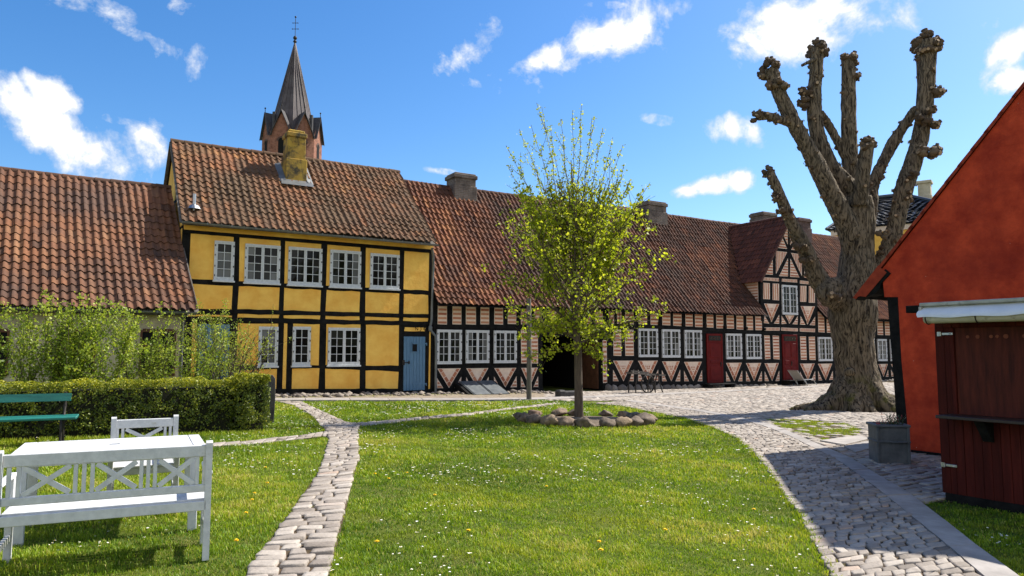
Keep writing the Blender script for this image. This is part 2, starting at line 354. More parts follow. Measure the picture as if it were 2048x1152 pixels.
def window(parent, x0, x1, z0, z1, y=-.03, leaves=2, cols=2, rows=4, sill=False, hinges=True, ds=0.0, tilt=0.0):
    """casement window: frame mesh + one glass pane child; tilt = z rise per metre along x"""
    w = MB(); d = .05; ox = .05; fw = .042; mu = .018
    def bx(a, b, c, e, p0=y-d, p1=y+.02, bev=.006):
        w.prism([(a, c+tilt*(a-x0)), (b, c+tilt*(b-x0)), (b, e+tilt*(b-x0)), (a, e+tilt*(a-x0))], p0, p1)
    bx(x0, x0+ox, z0, z1); bx(x1-ox, x1, z0, z1); bx(x0+ox, x1-ox, z1-ox, z1); bx(x0+ox, x1-ox, z0, z0+ox*1.1)
    iw = (x1-x0-2*ox)/leaves
    for l in range(leaves):
        a = x0+ox+iw*l+.003; b = a+iw-.006; c = z0+ox*1.1+.003; e = z1-ox-.003
        q0, q1 = y-d+.006, y+.012
        bx(a, a+fw, c, e, q0, q1); bx(b-fw, b, c, e, q0, q1); bx(a+fw, b-fw, c, c+fw*1.15, q0, q1); bx(a+fw, b-fw, e-fw, e, q0, q1)
        for k in range(1, cols):
            xm = a+fw+(b-a-2*fw)*k/cols; bx(xm-mu/2, xm+mu/2, c+fw*1.15, e-fw, q0+.012, q1)
        for k in range(1, rows):
            zm = c+fw*1.15+(e-c-fw*2.15)*k/rows; bx(a+fw, b-fw, zm-mu/2, zm+mu/2, q0+.015, q1)
    if hinges:
        for xx in (x0+.022, x1-.022):
            for fz in (.12, .36, .64, .88):
                zz = z0+(z1-z0)*fz+tilt*(xx-x0); w.box(xx-.013, xx+.013, y-d-.012, y-d-.001, zz-.028, zz+.028, m=1)
    o = w.build('window', [MT['white'], MT['iron']], parent)
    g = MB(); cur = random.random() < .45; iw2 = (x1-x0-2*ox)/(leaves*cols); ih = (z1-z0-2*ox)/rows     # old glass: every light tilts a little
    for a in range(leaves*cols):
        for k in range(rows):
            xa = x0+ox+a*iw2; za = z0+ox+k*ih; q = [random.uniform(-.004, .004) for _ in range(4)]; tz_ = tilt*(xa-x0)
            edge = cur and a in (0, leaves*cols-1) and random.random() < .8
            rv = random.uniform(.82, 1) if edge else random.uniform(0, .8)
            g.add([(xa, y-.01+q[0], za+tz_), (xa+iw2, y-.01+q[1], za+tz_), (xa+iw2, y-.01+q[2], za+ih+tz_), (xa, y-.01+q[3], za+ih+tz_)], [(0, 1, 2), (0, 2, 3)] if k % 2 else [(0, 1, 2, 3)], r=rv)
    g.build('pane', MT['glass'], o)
    if sill:
        s_ = MB(); s_.prism([(x0-.03, z0-.05), (x1+.03, z0-.05+tilt*(x1-x0)), (x1+.03, z0+tilt*(x1-x0)), (x0-.03, z0)], y-d-.04, y+.0); s_.build('sill', MT['white'], o)
    return o
def win_px(parent, px0, py0, px1, py1, **k):
    x0, z1 = H.on(px0, py0, -.05); x1, z0 = H.on(px1, py1, -.05); return window(parent, x0, x1, z0, z1, **k)
def rough_panel(mb, x0, x1, z0, z1, y, th=.03, j=.012, seg=3, m=None):
    """slightly uneven rectangular infill panel, front at y"""
    pts = []
    for (a, b) in (((x0, z0), (x1, z0)), ((x1, z0), (x1, z1)), ((x1, z1), (x0, z1)), ((x0, z1), (x0, z0))):
        for k in range(seg):
            t = k/seg; pts.append((a[0]+(b[0]-a[0])*t+random.uniform(-j, j), a[1]+(b[1]-a[1])*t+random.uniform(-j, j)))
    mb.prism(pts, y, y+th, m)

# ================================================================== yellow house
yh = empty('yellow_house', (H.o.x, H.o.y, 0), TH, 'yellow two-storey half-timbered house with black beams and a mossy brown tiled roof', 'house')
XL, XR = -8.25, .07; YB = 6.6; ZW = 5.15
def hx(px, py=640): return H.on(px, py, 0)[0]
def hz(px, py): return H.on(px, py, 0)[1]
# the dark frame behind the panels: a box with the body of the house
b = MB(); b.box(XL, XR, .0, YB, -.05, ZW)
b.prism([(0.0, ZW), (YB, ZW), (3.2, 8.48)], XL, XR, axis='x')
b.build('timber_frame', MT['timber'], yh)
# infill panels
pl = MB()
def rail(pts):                         # pixel polyline -> z(x)
    q = [H.on(a, c, 0) for a, c in pts]
    def z(x):
        if x <= q[0][0]: i = 0
        elif x >= q[-1][0]: i = len(q)-2
        else: i = max(k for k in range(len(q)-1) if q[k][0] <= x)
        (a, za), (c, zc) = q[i], q[i+1]; return za+(zc-za)*(x-a)/(c-a)
    return z
top_b = rail([(381, 467), (863, 504)]); r1t = rail([(381, 557), (857, 581.5)]); r1b = rail([(381, 567.6), (857, 590)])
r2t = rail([(478, 618), (857, 629)]); r2b = rail([(478, 628), (857, 636.5)]); r3t = rail([(474, 634.5), (857, 643.5)]); r3b = rail([(474, 646), (857, 651)])
r4t = rail([(478, 729.5), (790, 731)]); r4b = rail([(478, 740.5), (640, 736.5), (790, 743)]); sl = rail([(550, 778.5), (857, 777)])
def panel(xa, xb, zt, zb, y=-.012):
    pts = []
    for k in range(5):
        x = xa+(xb-xa)*k/4; pts.append((x+random.uniform(-.015, .015), zb(x)+random.uniform(-.015, .015)))
    for k in range(5):
        x = xb+(xa-xb)*k/4; pts.append((x+random.uniform(-.015, .015), zt(x)+random.uniform(-.015, .015)))
    pl.prism(pts, y, .03)
up = [378.6, 466, 478, 560, 569.5, 642, 653.5, 720, 731.6, 798.6, 808, 857]
for k in range(0, 12, 2):
    a, c = hx(up[k], 540), hx(up[k+1], 540)
    panel(a, c, top_b, r1t); panel(a, c, r1b, r2t if k else (lambda x: r2t(x)-.02))
    panel(a, c, r2b if k else (lambda x: r2b(x)-.05), r3t)
lowp = [(378, 462), (474, 554.7), (567.5, 574), (585, 639), (652, 720), (732, 797)]
for k, (p, q) in enumerate(lowp):
    a, c = hx(p, 690), hx(q, 690)
    if k == 0: continue
    if k == 2: panel(a, c, r3b, sl); continue
    panel(a, c, r3b, r4t); panel(a, c, r4b, sl)
a, c = hx(809, 660), hx(850, 660); zt = rail([(808, 654.5), (849, 655.2)]); zb = rail([(808, 662), (849, 663)])
panel(a, c, zt, zb)
a, c = hx(857.5, 700), hx(860.8, 700); panel(a, c, rail([(857, 664), (861, 664)]), rail([(857, 781), (861, 781)]))
a, c = hx(383, 700), hx(392, 700); panel(a, c, rail([(383, 646), (392, 646)]), rail([(383, 778), (392, 778)]))
# eave band
e0, e1 = H.on(366, 459, -.012), H.on(863, 499, -.012)
pl.prism([(XL+.02, e0[1]), (XR-.02, e1[1]), (XR-.02, 5.42), (XL+.02, 5.46)], -.06, .03)
# gable end toward the lane: panels between the beams of the left gable
for (y0, y1, z0, z1) in ((.18, 1.5, 3.2, 4.1), (.18, 1.5, 4.3, 5.3), (1.66, 3.1, 3.2, 4.9), (3.3, 4.8, 3.2, 4.9), (4.95, 6.4, 3.2, 4.9), (1.66, 3.1, 5.05, 6.4), (3.3, 4.8, 5.05, 6.4)):
    pl.box(XL-.012, XL+.03, y0, y1, z0, z1)
def gtop(y): return 5.46+(8.6-5.46)*(y+.1)/3.3 if y < 3.2 else 8.6-(8.6-5.46)*(y-3.2)/3.5
for (y0, y1) in ((.25, 1.5), (1.66, 3.15), (3.25, 4.8)):
    z0 = 6.55 if y0 > 1 else 5.4
    pl.prism([(y0, z0), (y1, z0), (y1, max(z0+.05, gtop(y1)-.12)), (y0, max(z0+.02, gtop(y0)-.12))], XL-.012, XL+.03, axis='x')
pl.build('wall', MT['yellow'], yh)
# a few proud timbers: corner post, brackets, sill
def beam(p0, p1, w, d, y=-.012, e0=0, e1=0):
    x0, z0 = H.on(*p0, 0); x1, z1 = H.on(*p1, 0); q = MB(); q.bar((x0-e0, y, z0), (x1+e1, y, z1), w, d); q.build('beam', MT['timber'], yh)
beam((380, 783.5), (862, 783), .18, .07); beam((372, 462), (861, 503), .12, .06, -.02, .1, .06); beam((478, 623), (857, 632.5), .125, .045, e0=.15, e1=.05); beam((474, 640), (857, 647.5), .125, .045, e0=.15, e1=.05)
# roof
yroof = prof_line((-.42, 5.40), (3.2, 8.74), sag=.05)
rf = MB(); tiles(rf, XL-.1, XR-.06, yroof, .222, .30, bow=.06, drift=lambda x, t: (.28*(t-.45) if t > .45 else -.08)+(.25*max(0, 1-abs(x+4.6)/.9)*max(0, 1-t*1.3)))
for i in range(40):                     # plain rear slope
    x0 = XL-.1+(XR-XL+.04)*i/40; x1 = XL-.1+(XR-XL+.04)*(i+1)/40
    rf.add([(x0, 3.2, 8.76), (x1, 3.2, 8.76), (x1, 7.0, 5.4), (x0, 7.0, 5.4)], [(0, 1, 2, 3)], r=random.uniform(.2, .6))
ridge_tiles(rf, XL-.12, XR-.04, 3.2, 8.75)
rfo = rf.build('roof', MT['tile_b'], yh)
u = MB(); u.add([(XL-.08, -.40, 5.32), (XR-.07, -.40, 5.32), (XR-.07, 3.2, 8.5), (XL-.08, 3.2, 8.5)], [(0, 3, 2, 1)])
u.bar((XL-.1, -.40, 5.38), (XL-.1, 3.2, 8.70), .05, .1, (1, 0, 0)); u.bar((XL-.1, 3.2, 8.70), (XL-.1, 7.0, 5.36), .05, .1, (1, 0, 0))
u.build('roof_boards', MT['wood'], yh)
# gutter and drainpipe
def gutter(mb, x0, x1, y, z, dz=0, r=.065):
    n = 9; pts = [(math.cos(t)*r, math.sin(t)*r) for t in np.linspace(math.pi, 2*math.pi, n)]; k = 12
    vs = []
    for i in range(k+1):
        f = i/k; x = x0+(x1-x0)*f; zz = z+dz*f+.012*mnoise.noise(Vector((x*.8, 1, 2)))
        vs += [(x, y+p[0], zz+p[1]) for p in pts]
    mb.sm = True; mb.add(vs, [(i*n+j, i*n+j+1, (i+1)*n+j+1, (i+1)*n+j) for i in range(k) for j in range(n-1)]); mb.sm = False
    for i in range(1, k):
        x = x0+(x1-x0)*i/k; mb.box(x-.015, x+.015, y-r-.006, y-r+.004, z+dz*i/k-.05, z+dz*i/k+.015)
g = MB(); gutter(g, XL-.1, XR-.03, -.50, 5.40, -.06); g.build('gutter', MT['gutter'], yh)
g = MB(); dp = [(864, 497, -.45), (866, 510, -.3), (866.5, 530, -.1), (865.5, 560, -.09), (863, 640, -.09), (860, 655, -.09), (863, 663, -.09), (871, 672, -.09), (872, 690, -.09), (871, 786, -.09)]
P_ = [(*(lambda q: (q[0], d, q[1]))(H.on(a, c, d)),) for a, c, d in dp]; g.tube(P_, .045, 10)
q = H.on(860.5, 657, -.09); g.lathe([(.05, -.1), (.075, -.06), (.075, .05), (.05, .1)], (q[0], -.09, q[1]), 10); g.build('drainpipe', MT['gutter'], yh)
# windows
for a in ((429.6, 481, 467, 562, 1), (490.7, 487, 559, 567.6, 2), (577.5, 493, 643, 572, 2), (660.8, 499, 721, 575.6, 2), (741, 506, 798, 578.7, 2), (518, 653, 554.7, 732, 1), (586, 653, 620, 731, 1), (656.7, 655, 719, 730, 2)):
    win_px(yh, *a[:4], leaves=a[4], sill=True)
# blue doors (the second is half hidden by the twiggy shrub)
def plank_door(parent, px0, py0, px1, py1, label=None, hatch=True):
    x0, z1 = H.on(px0, py0, 0); x1, z0 = H.on(px1, py1, 0); d = MB(); n = 7; ed = [x0+(x1-x0)*(i+random.uniform(-.12, .12)*(0 < i < n))/n for i in range(n+1)]
    for i in range(n): d.box(ed[i]+.004, ed[i+1]-.004, -.055+random.uniform(-.004, .004), .0, z0, z1, b=.006)
    d.box(x0+.02, x1-.02, -.04, .0, z0+.01, z1-.01)
    o = d.build('door', MT['blue'], parent)
    if label: o['label'] = label
    for f in (.13, .885): h = MB(); h.box(x0+(x1-x0)*.42, x1+.05, -.068, -.054, z1-(z1-z0)*f-.022, z1-(z1-z0)*f+.022); h.box(x1+.035, x1+.06, -.072, -.05, z1-(z1-z0)*f-.07, z1-(z1-z0)*f+.03); h.build('strap_hinge', MT['blue'], o)
    if hatch:
        a, c = H.on(823, 687, 0); e, f = H.on(832.5, 703, 0); w = MB(); w.box(a, e, -.066, -.05, f, c); w.build('small_window', MT['dark'], o)
        fr = MB(); [fr.box(*q) for q in ((a-.03, a, -.075, -.05, f-.03, c+.03), (e, e+.03, -.075, -.05, f-.03, c+.03), (a, e, -.075, -.05, c, c+.03), (a, e, -.075, -.05, f-.03, f))]; fr.build('small_window_frame', MT['blue'], o)
        k = MB(); a, c = H.on(809, 725, 0); k.tube([(a-.05, -.075, c), (a+.13, -.075, c)], .014, 8); k.box(a+.12, a+.155, -.1, -.055, c-.05, c+.05); k.box(a-.1, a-.02, -.07, -.05, c-.09, c+.09); k.build('handle', MT['iron'], o)
    return o
plank_door(yh, 807, 673, 848.5, 780, 'blue plank door with a small dark window'); plank_door(yh, 396, 648, 455, 782, 'grey-blue plank door behind twiggy shrub', False)
# small dark characters painted beside the lintel
t = bpy.data.curves.new('house_number', 'FONT'); t.body = 'N 3 4'; t.size = .17; t.extrude = .002
to = bpy.data.objects.new('house_number', t); x, z = H.on(829.5, 660.8, 0); to.location = (x, -.016, z); to.rotation_euler = (rad(90), 0, 0); t.materials.append(MT['timber']); link(to)
tm = bpy.data.meshes.new_from_object(to.evaluated_get(bpy.context.evaluated_depsgraph_get())); t2 = bpy.data.objects.new('house_number', tm); t2.matrix_basis = to.matrix_basis.copy(); t2.location = to.location; t2.rotation_euler = to.rotation_euler; bpy.data.objects.remove(to); link(t2, yh)
# chimney, roof vent
RE, RR = (-.42, 5.40), (3.2, 8.74)
pc = H.onslope(592, 366, RE, RR); ch = MB(); cx, cy = pc.x, pc.y+.33
hw = .33; ztop = H.on(590, 264, cy)[1]; zmid = H.on(590, 322, cy)[1]
ch.box(cx-hw-.04, cx+hw+.04, cy-hw-.04, cy+hw+.04, pc.z-.6, zmid, b=.02); ch.box(cx-hw+.01, cx+hw-.01, cy-hw+.01, cy+hw-.01, zmid, ztop-.28, b=.02)
ch.box(cx-hw-.03, cx+hw+.03, cy-hw-.03, cy+hw+.03, ztop-.28, ztop-.1, b=.03); ch.box(cx-hw+.04, cx+hw-.04, cy-hw+.04, cy+hw-.04, ztop-.1, ztop, b=.03)
cho = ch.build('chimney', MT['lichenbrick'], rfo)
fl = MB(); k = (RR[1]-RE[1])/(RR[0]-RE[0])
for s_ in (-1, 1):
    x0 = cx+s_*(hw+.05); x1 = cx+s_*(hw+.26); y0, y1 = cy-hw-.12, cy+hw+.1
    fl.add([(x0, y0, pc.z+k*(y0-pc.y)+.16), (x1, y0, pc.z+k*(y0-pc.y)+.09), (x1, y1, pc.z+k*(y1-pc.y)+.09), (x0, y1, pc.z+k*(y1-pc.y)+.16)], [(0, 1, 2, 3)])
fl.add([(cx-hw-.2, cy-hw-.03, pc.z+.1), (cx+hw+.2, cy-hw-.03, pc.z+.1), (cx+hw+.24, cy-hw-.3, pc.z-k*.24+.085), (cx-hw-.24, cy-hw-.3, pc.z-k*.24+.085)], [(0, 1, 2, 3)])
fl.build('flashing', MT['gutter'], cho)
pv = H.onslope(388, 420, RE, RR); v = MB(); v.tube([(pv.x, pv.y, pv.z-.1), (pv.x, pv.y, pv.z+.5)], .05, 10); v.lathe([(.2, -.02), (.14, .08), (.055, .13)], (pv.x, pv.y, pv.z+.05), 12); v.build('vent_pipe', MT['silver'], rfo)

# ================================================================== cottage on the left
ch_ = empty('tiled_cottage', (H.o.x-9*UX, H.o.y-9*UY, 0), TH, 'low cream cottage under a large orange tiled roof behind the shrubs', 'house')
cf = Frame((H.o.x-9*UX, H.o.y-9*UY), TH)
CX0, CX1 = -11.0, .72
b = MB(); b.box(CX0, CX1-.05, -1.6, 5.6, -.05, 2.75); b.prism([(-1.6, 2.7), (5.6, 2.7), (2.0, 6.4)], CX0, CX1, axis='x'); b.build('wall', MT['cream'], ch_)
cprof = prof_line((-2.02, 2.66), (2.0, 6.88), sag=.16)
rf = MB(); tiles(rf, CX0, .95, cprof, .212, .305, x1r=.56, bow=.07, drift=lambda x, t: .22*(t-.4))
rf.add([(CX0, 2, 6.9), (.6, 2, 6.9), (.6, 6, 2.7), (CX0, 6, 2.7)], [(0, 1, 2, 3)], r=.3)
ridge_tiles(rf, CX0, .56, 2.0, 6.88); rf.build('roof', MT['tile_a'], ch_)
u = MB(); u.add([(CX0, -2.0, 2.56), (.93, -2.0, 2.56), (.55, 2.0, 6.35), (CX0, 2.0, 6.35)], [(0, 3, 2, 1)]); u.bar((.94, -2.0, 2.62), (.55, 2.0, 6.66), .06, .12, (1, 0, 0)); u.box(CX0, CX1, -1.98, -1.6, 2.55, 2.6); u.build('roof_boards', MT['wood'], ch_)
g = MB(); gutter(g, CX0, .93, -2.1, 2.64, 0, .06); g.build('gutter', MT['gutter'], ch_)
g = MB(); g.tube([(.6, -2.05, 2.6), (.62, -1.7, 2.35), (.62, -1.68, -.05)], .045, 10); g.build('drainpipe', MT['gutter'], ch_)
def cwin(px0, py0, px1, py1):
    x0, z1 = cf.on(px0, py0, -1.6); x1, z0 = cf.on(px1, py1, -1.6); w = MB()
    w.box(x0, x1, -1.62, -1.55, z0, z1); o = w.build('window', MT['dark'], ch_)
    f = MB(); f.box(x0-.05, x0, -1.66, -1.58, z0-.05, z1+.05); f.box(x1, x1+.05, -1.66, -1.58, z0-.05, z1+.05); f.box(x0, x1, -1.66, -1.58, z1, z1+.09); f.box(x0, x1, -1.66, -1.58, z0-.05, z0)
    xm = (x0+x1)/2; f.box(xm-.03, xm+.03, -1.65, -1.6, z0, z1); f.box(x0, x1, -1.65, -1.6, z0+(z1-z0)*.66, z0+(z1-z0)*.66+.05); f.build('window_frame', MT['plumwood'], o)
MT['plumwood'] = simple('brown_window_wood', (.07, .03, .015), (.12, .05, .025), 4, .6, 30, .3, .005)
cwin(285, 664, 345, 748); cwin(120, 664, 185, 748); cwin(-60, 664, 10, 748)
# ================================================================== long half-timbered house
lh = empty('half_timbered_house', (H.o.x+4*UX, H.o.y+4*UY, 0), TH, 'long black half-timbered house with striped brick panels, white windows and a tall rust-red roof', 'house')
LF = Frame((H.o.x+4*UX, H.o.y+4*UY), TH)
def lx(px, py=690): return LF.on(px, py, 0)[0]
def lrail(pts):
    q = [LF.on(a, c, 0) for a, c in pts]
    def z(x):
        if x <= q[0][0]: i = 0
        elif x >= q[-1][0]: i = len(q)-2
        else: i = max(k for k in range(len(q)-1) if q[k][0] <= x)
        (a, za), (c, zc) = q[i], q[i+1]; return za+(zc-za)*(x-a)/(c-a)
    return z
X0 = -3.93; XG0 = lx(1085); XG1 = lx(1205); XE = 27.0
midl = [(866, 732.3), (1085, 731)]; midr = [(1216, 717), (1300, 717.5), (1470, 722), (1620, 723.8), (1780, 725)]
topl = [(866, 654.3), (1085, 653.5)]; topr = [(1216, 652), (1310, 654), (1394, 658), (1505, 664.5), (1644, 668.5), (1770, 674)]
sill_ = [(866, 781), (1085, 778)]; silr = [(1216, 766.3), (1500, 766), (1640, 764), (1780, 756)]
zm_l, zm_r, zt_l, zt_r, zs_l, zs_r = map(lrail, (midl, midr, topl, topr, sill_, silr))
wl = MB()                                        # dark timber carcass, open at the gateway
wl.box(X0, XG0, 0, 8.4, -.15, 3.6); wl.box(XG1, XE, 0, 8.4, -.2, 3.6); wl.box(XG0, XG1, 0, 8.4, 2.18, 3.6)
wl.prism([(0, 3.6), (8.4, 3.6), (4.0, 8.1)], X0, XE, axis='x')
GX0, GX1 = LF.on(1520.5, 600, 0)[0], LF.on(1633.5, 600, 0)[0]; GXM = (GX0+GX1)/2
GZ = LF.on(1514, 556, 0)[1]; GA = 8.05
wl.prism([(GX0, 3.0), (GX1, 3.0), (GX1, GZ), (GXM, GA), (GX0, GZ)], -.03, 3.0)
wl.build('timber_frame', MT['timber'], lh)
gd = MB(); gd.box(XG0+.0, XG1, 6.9, 7.0, -.2, 2.3); gd.box(XG0-.02, XG0+.02, .05, 7, -.1, 2.2); gd.box(XG1-.02, XG1+.02, .05, 7, -.1, 2.2); gd.build('gateway', MT['dark'], lh)
gl = MB()                                        # opened gate leaf on the right of the gateway
x1 = lx(1204); [gl.box(x1-.09, x1-.04, .2+.22*i, .2+.22*i+.21, .0, 2.0) for i in range(6)]; gl.build('gate_leaf', MT['plumwood'], lh)

mo, bk = MB(), MB(); YP = -.006; bk.rn = .5
def band(poly, horiz, pitch, frac, y=YP, off=0.0, brk=0.0, rv=None):
    """brick courses inside a convex polygon"""
    vals = [p[1] if horiz else p[0] for p in poly]; lo, hi = min(vals), max(vals); k = 0; z = lo+off
    while z < hi:
        a, c = z, z+pitch*frac
        q = clip(clip(poly, 0, 1, a), 0, -1, -c) if horiz else clip(clip(poly, 1, 0, a), -1, 0, -c)
        if len(q) > 2:
            if brk and horiz:
                xs = [p[0] for p in q]; xa = min(xs)-random.uniform(0, brk)
                while xa < max(xs):
                    s = clip(clip(q, 1, 0, xa+.012), -1, 0, -(xa+brk-.012))
                    if len(s) > 2: bk.face(s, y-.005, r=random.random() if rv is None else rv)
                    xa += brk
            else: bk.face(q, y-.005, r=random.random() if rv is None else rv)
        z += pitch; k += 1
def infill(poly, style='h', pitch=.145, frac=.52, y=YP, rim=.03, brk=0.0):
    poly = [(p[0]+random.uniform(-.013, .013), p[1]+random.uniform(-.013, .013)) for p in poly]
    mo.prism(poly, y, .02); q = inset(poly, rim)
    if len(q) > 2: band(q, style == 'h', pitch, frac, y, .02, brk)
def rectp(xa, xb, zt, zb): return [(xa, zb(xa)), (xb, zb(xb)), (xb, zt(xb)), (xa, zt(xa))]
def vee(a, b_, c, fancy=0, y=YP):
    """inverted triangle panel a(top left) b(top right) c(apex below)"""
    tri = [a, b_, c]; mo.prism(tri, y, .02); w = b_[0]-a[0]
    def stripe(p, q, d0, d1, nb, rv0=None):
        nx, nz = -(q[1]-p[1]), q[0]-p[0]; l = math.hypot(nx, nz); nx /= l; nz /= l
        cx = (a[0]+b_[0]+c[0])/3; cz = (a[1]+b_[1]+c[1])/3
        if nx*(cx-p[0])+nz*(cz-p[1]) < 0: nx, nz = -nx, -nz
        k = nx*p[0]+nz*p[1]; s = clip(clip(inset(tri, .018), nx, nz, k+d0), -nx, -nz, -(k+d1))
        tx, tz = (q[0]-p[0])/l, (q[1]-p[1])/l; t0 = tx*p[0]+tz*p[1]
        for i in range(nb):
            u0, u1 = t0+l*i/nb+.011, t0+l*(i+1)/nb-.011
            f = clip(clip(s, tx, tz, u0), -tx, -tz, -u1)
            if len(f) > 2: bk.face(f, y-.005, r=random.random())
    xc = c[0]
    l0 = .03; l1 = .03+w*.115
    stripe(a, c, l0, l1, 4); 
    # right edge stripe stops before the left one
    stripe(c, b_, l0, l1, 4)
    if fancy == 0:
        t = inset(tri, w*.25)
        if len(t) > 2: band(t, True, .15, .5, y, .1)
    else:
        t = inset(tri, w*.19)
        if len(t) > 2:
            zt = max(p[1] for p in t); zl = min(p[1] for p in t); zz = zt-(zt-zl)*.30
            band(clip(t, 0, 1, zz), False, .105, .5, y, random.uniform(0, .05)); band(clip(t, 0, -1, -zz+.03), True, .12, .5, y, .0)
def bay_low(px0, px1, zm, zs, fancy):
    xa, xb = lx(px0, 740), lx(px1, 740); xm = (xa+xb)/2; zt = zm(xm)-.085; zb = zs(xm)+.07; h = zt-zb; w = xb-xa
    vee((xa+.01, zt), (xb-.01, zt), (xm, zb+.01), fancy)
    for s, x in ((1, xa), (-1, xb)):
        p = [(x, zb), (x+s*w*.27, zb), (x, zb+h*.56)]
        if s < 0: p = p[::-1]
        infill(p, 'h', .13, .52, rim=.02)
for p in ((874, 922), (932, 977), (988, 1033), (1042, 1076)): bay_low(*p, zm_l, zs_l, 0)
for p in ((1226, 1267), (1276, 1316), (1324, 1360), (1368, 1404), (1452, 1484), (1492, 1523), (1529, 1558), (1600, 1630), (1636, 1665), (1671, 1700), (1707, 1730), (1737, 1752), (1757, 1776), (1782, 1805)): bay_low(*p, zm_r, zs_r, 1)
# row under the eaves: short posts between striped panels
up = [(875.4, 894), (904.3, 922.7), (932, 951.6), (961.3, 978.3), (988.7, 1006), (1015, 1032), (1042, 1058), (1068, 1083), (1097, 1113), (1125, 1140), (1150, 1160), (1165, 1180), (1190, 1205), (1217, 1228), (1234, 1243), (1250, 1267), (1277, 1294), (1301, 1316), (1324, 1340.6), (1346.5, 1363), (1371, 1385), (1390, 1405), (1413, 1426.6), (1432, 1446), (1453, 1467.6), (1472.7, 1486), (1493, 1505.5), (1510.5, 1523.4), (1636, 1648), (1653, 1664), (1671, 1682), (1688, 1698), (1704, 1714), (1721, 1731), (1738, 1748), (1754, 1765), (1768.7, 1778), (1784, 1794)]
for a, c in up:
    xa, xb = lx(a, 635), lx(c, 635); z_ = zt_l if c < 1210 else zt_r; xm = (xa+xb)/2
    infill([(xa, z_(xm)+.1), (xb, z_(xm)+.1), (xb, 3.58), (xa, 3.58)], 'h', .155, .5, rim=.018)
# tall striped panels in the window row
for a, c in ((1042, 1054), (1062, 1076)): xa, xb = lx(a), lx(c); infill(rectp(xa, xb, lambda x: zt_l(x)-.12, lambda x: zm_l(x)+.09), 'h', .15, .5, rim=.02)
for a, c in ((1227, 1242), (1250, 1267), (1529, 1540), (1546, 1558), (1600.5, 1612), (1618, 1630), (1671, 1680), (1686, 1696)): xa, xb = lx(a), lx(c); infill(rectp(xa, xb, lambda x: zt_r(x)-.14, lambda x: zm_r(x)+.11), 'h', .15, .5, rim=.02)
xa, xb = lx(1205.5), lx(1213); infill([(xa, .25), (xb, .25), (xb, 2.0), (xa, 2.0)], 'h', .2, .45, rim=.02)
# ---- the gabled bay (pixel coordinates of a zoomed view: px = 1200+x/2.56, py = 380+y/2.56)
YG = -.036
def gp(*pts): return [LF.on(1200+a/2.56, 380+c/2.56, -.03) for a, c in pts]
def gin(pts, style, pitch=.14, frac=.5): infill(gp(*pts), style, pitch, frac, YG, .018)
for p in ([(842, 703), (842, 719), (920, 721), (920, 705)], [(930, 705), (930, 721), (1012, 723), (1012, 707)], [(1025, 708), (1025, 724), (1101, 727), (1101, 711)]): gin(p, 'v', .10, .55)
for a, b_, c in (((840, 581), (917, 584), (878, 676)), ((1027, 594), (1100, 596), (1063, 688))):
    q = gp(a, b_, c); vee(q[0], q[1], q[2], 1, YG)
q = gp((948, 641), (995, 642), (971, 684)); vee(q[0], q[1], q[2], 0, YG)
for p in ([(841, 682), (841, 640), (866, 683)], [(917, 684), (917, 640), (891, 684)], [(930, 685), (930, 643), (955, 685)], [(1012, 687), (1012, 645), (986, 687)], [(1027, 690), (1027, 645), (1052, 690)], [(1101, 692), (1101, 648), (1075, 691)]): gin(p, 'h', .12)
for p in ([(835, 475), (835, 557), (869, 560), (869, 477)], [(883, 478), (883, 562), (917, 565), (917, 480)], [(1024, 490), (1024, 572), (1056, 574), (1056, 492)], [(1069, 493), (1069, 576), (1099, 578), (1099, 496)]): gin(p, 'v', .16, .45)
for p in ([(832, 446), (832, 462), (916, 468), (916, 451)], [(931, 454), (931, 469), (1010, 474), (1010, 459)], [(1024, 462), (1024, 478), (1100, 485), (1100, 470)]): gin(p, 'v', .11, .55)
gin([(830, 430), (884, 435), (884, 318)], 'h'); gin([(1046, 448), (1092, 454), (1046, 352)], 'h')
q = gp((900, 312), (958, 318), (901, 430)); mo.prism(q, YG, .0); band(inset(q, .02), False, .12, .5, YG, .01)
q = gp((978, 322), (1034, 330), (1033, 440)); mo.prism(q, YG, .0); band(inset(q, .02), False, .12, .5, YG, .01)
gin([(917, 440), (962, 443), (962, 350)], 'h'); gin([(974, 444), (1020, 447), (974, 352)], 'h')
gin([(896, 296), (957, 303), (930, 236)], 'h'); gin([(936, 228), (961, 280), (961, 192), (953, 194)], 'h')
gin([(974, 281), (998, 252), (980, 205), (974, 205)], 'h'); gin([(978, 306), (1024, 311), (1003, 258)], 'h')
mo.build('panel', MT['mortar'], lh); bk.build('brick_infill', MT['brick'], lh)
# rough fieldstone plinth
ps = MB()
def plinth(xa, xb, zs):
    x = xa
    while x < xb:
        w = random.uniform(.28, .6); zt = zs(x)-.05; zg = -.32
        ps.blob((x+w/2, -.0+random.uniform(-.05, .03), (zt+zg)/2), .5, 2, (w*1.05, .28, (zt-zg)*1.02), .3, 1.6, x, rn=random.random(), m=0); x += w*.9
plinth(lx(925), XG0-.1, zs_l); ps.build('stone_plinth', MT['plinth'], lh); ps = MB(); plinth(XG1+.1, XE-2, zs_r); ps.build('stone_plinth', MT['plinth'], lh)
def lbeam(rl, w, d, y):                          # sill beams and rail heads, proud of the panels
    q = [LF.on(a, c, 0) for a, c in rl]; bb = MB()
    for (a, c) in zip(q, q[1:]): bb.bar((a[0], y, a[1]), (c[0]+.02, y, c[1]), w, d)
    bb.build('beam', MT['timber'], lh)
lbeam(sill_, .16, .06, 0); lbeam(silr, .16, .06, 0); lbeam(topr, .13, .05, -.02); lbeam(topl, .13, .05, -.02)
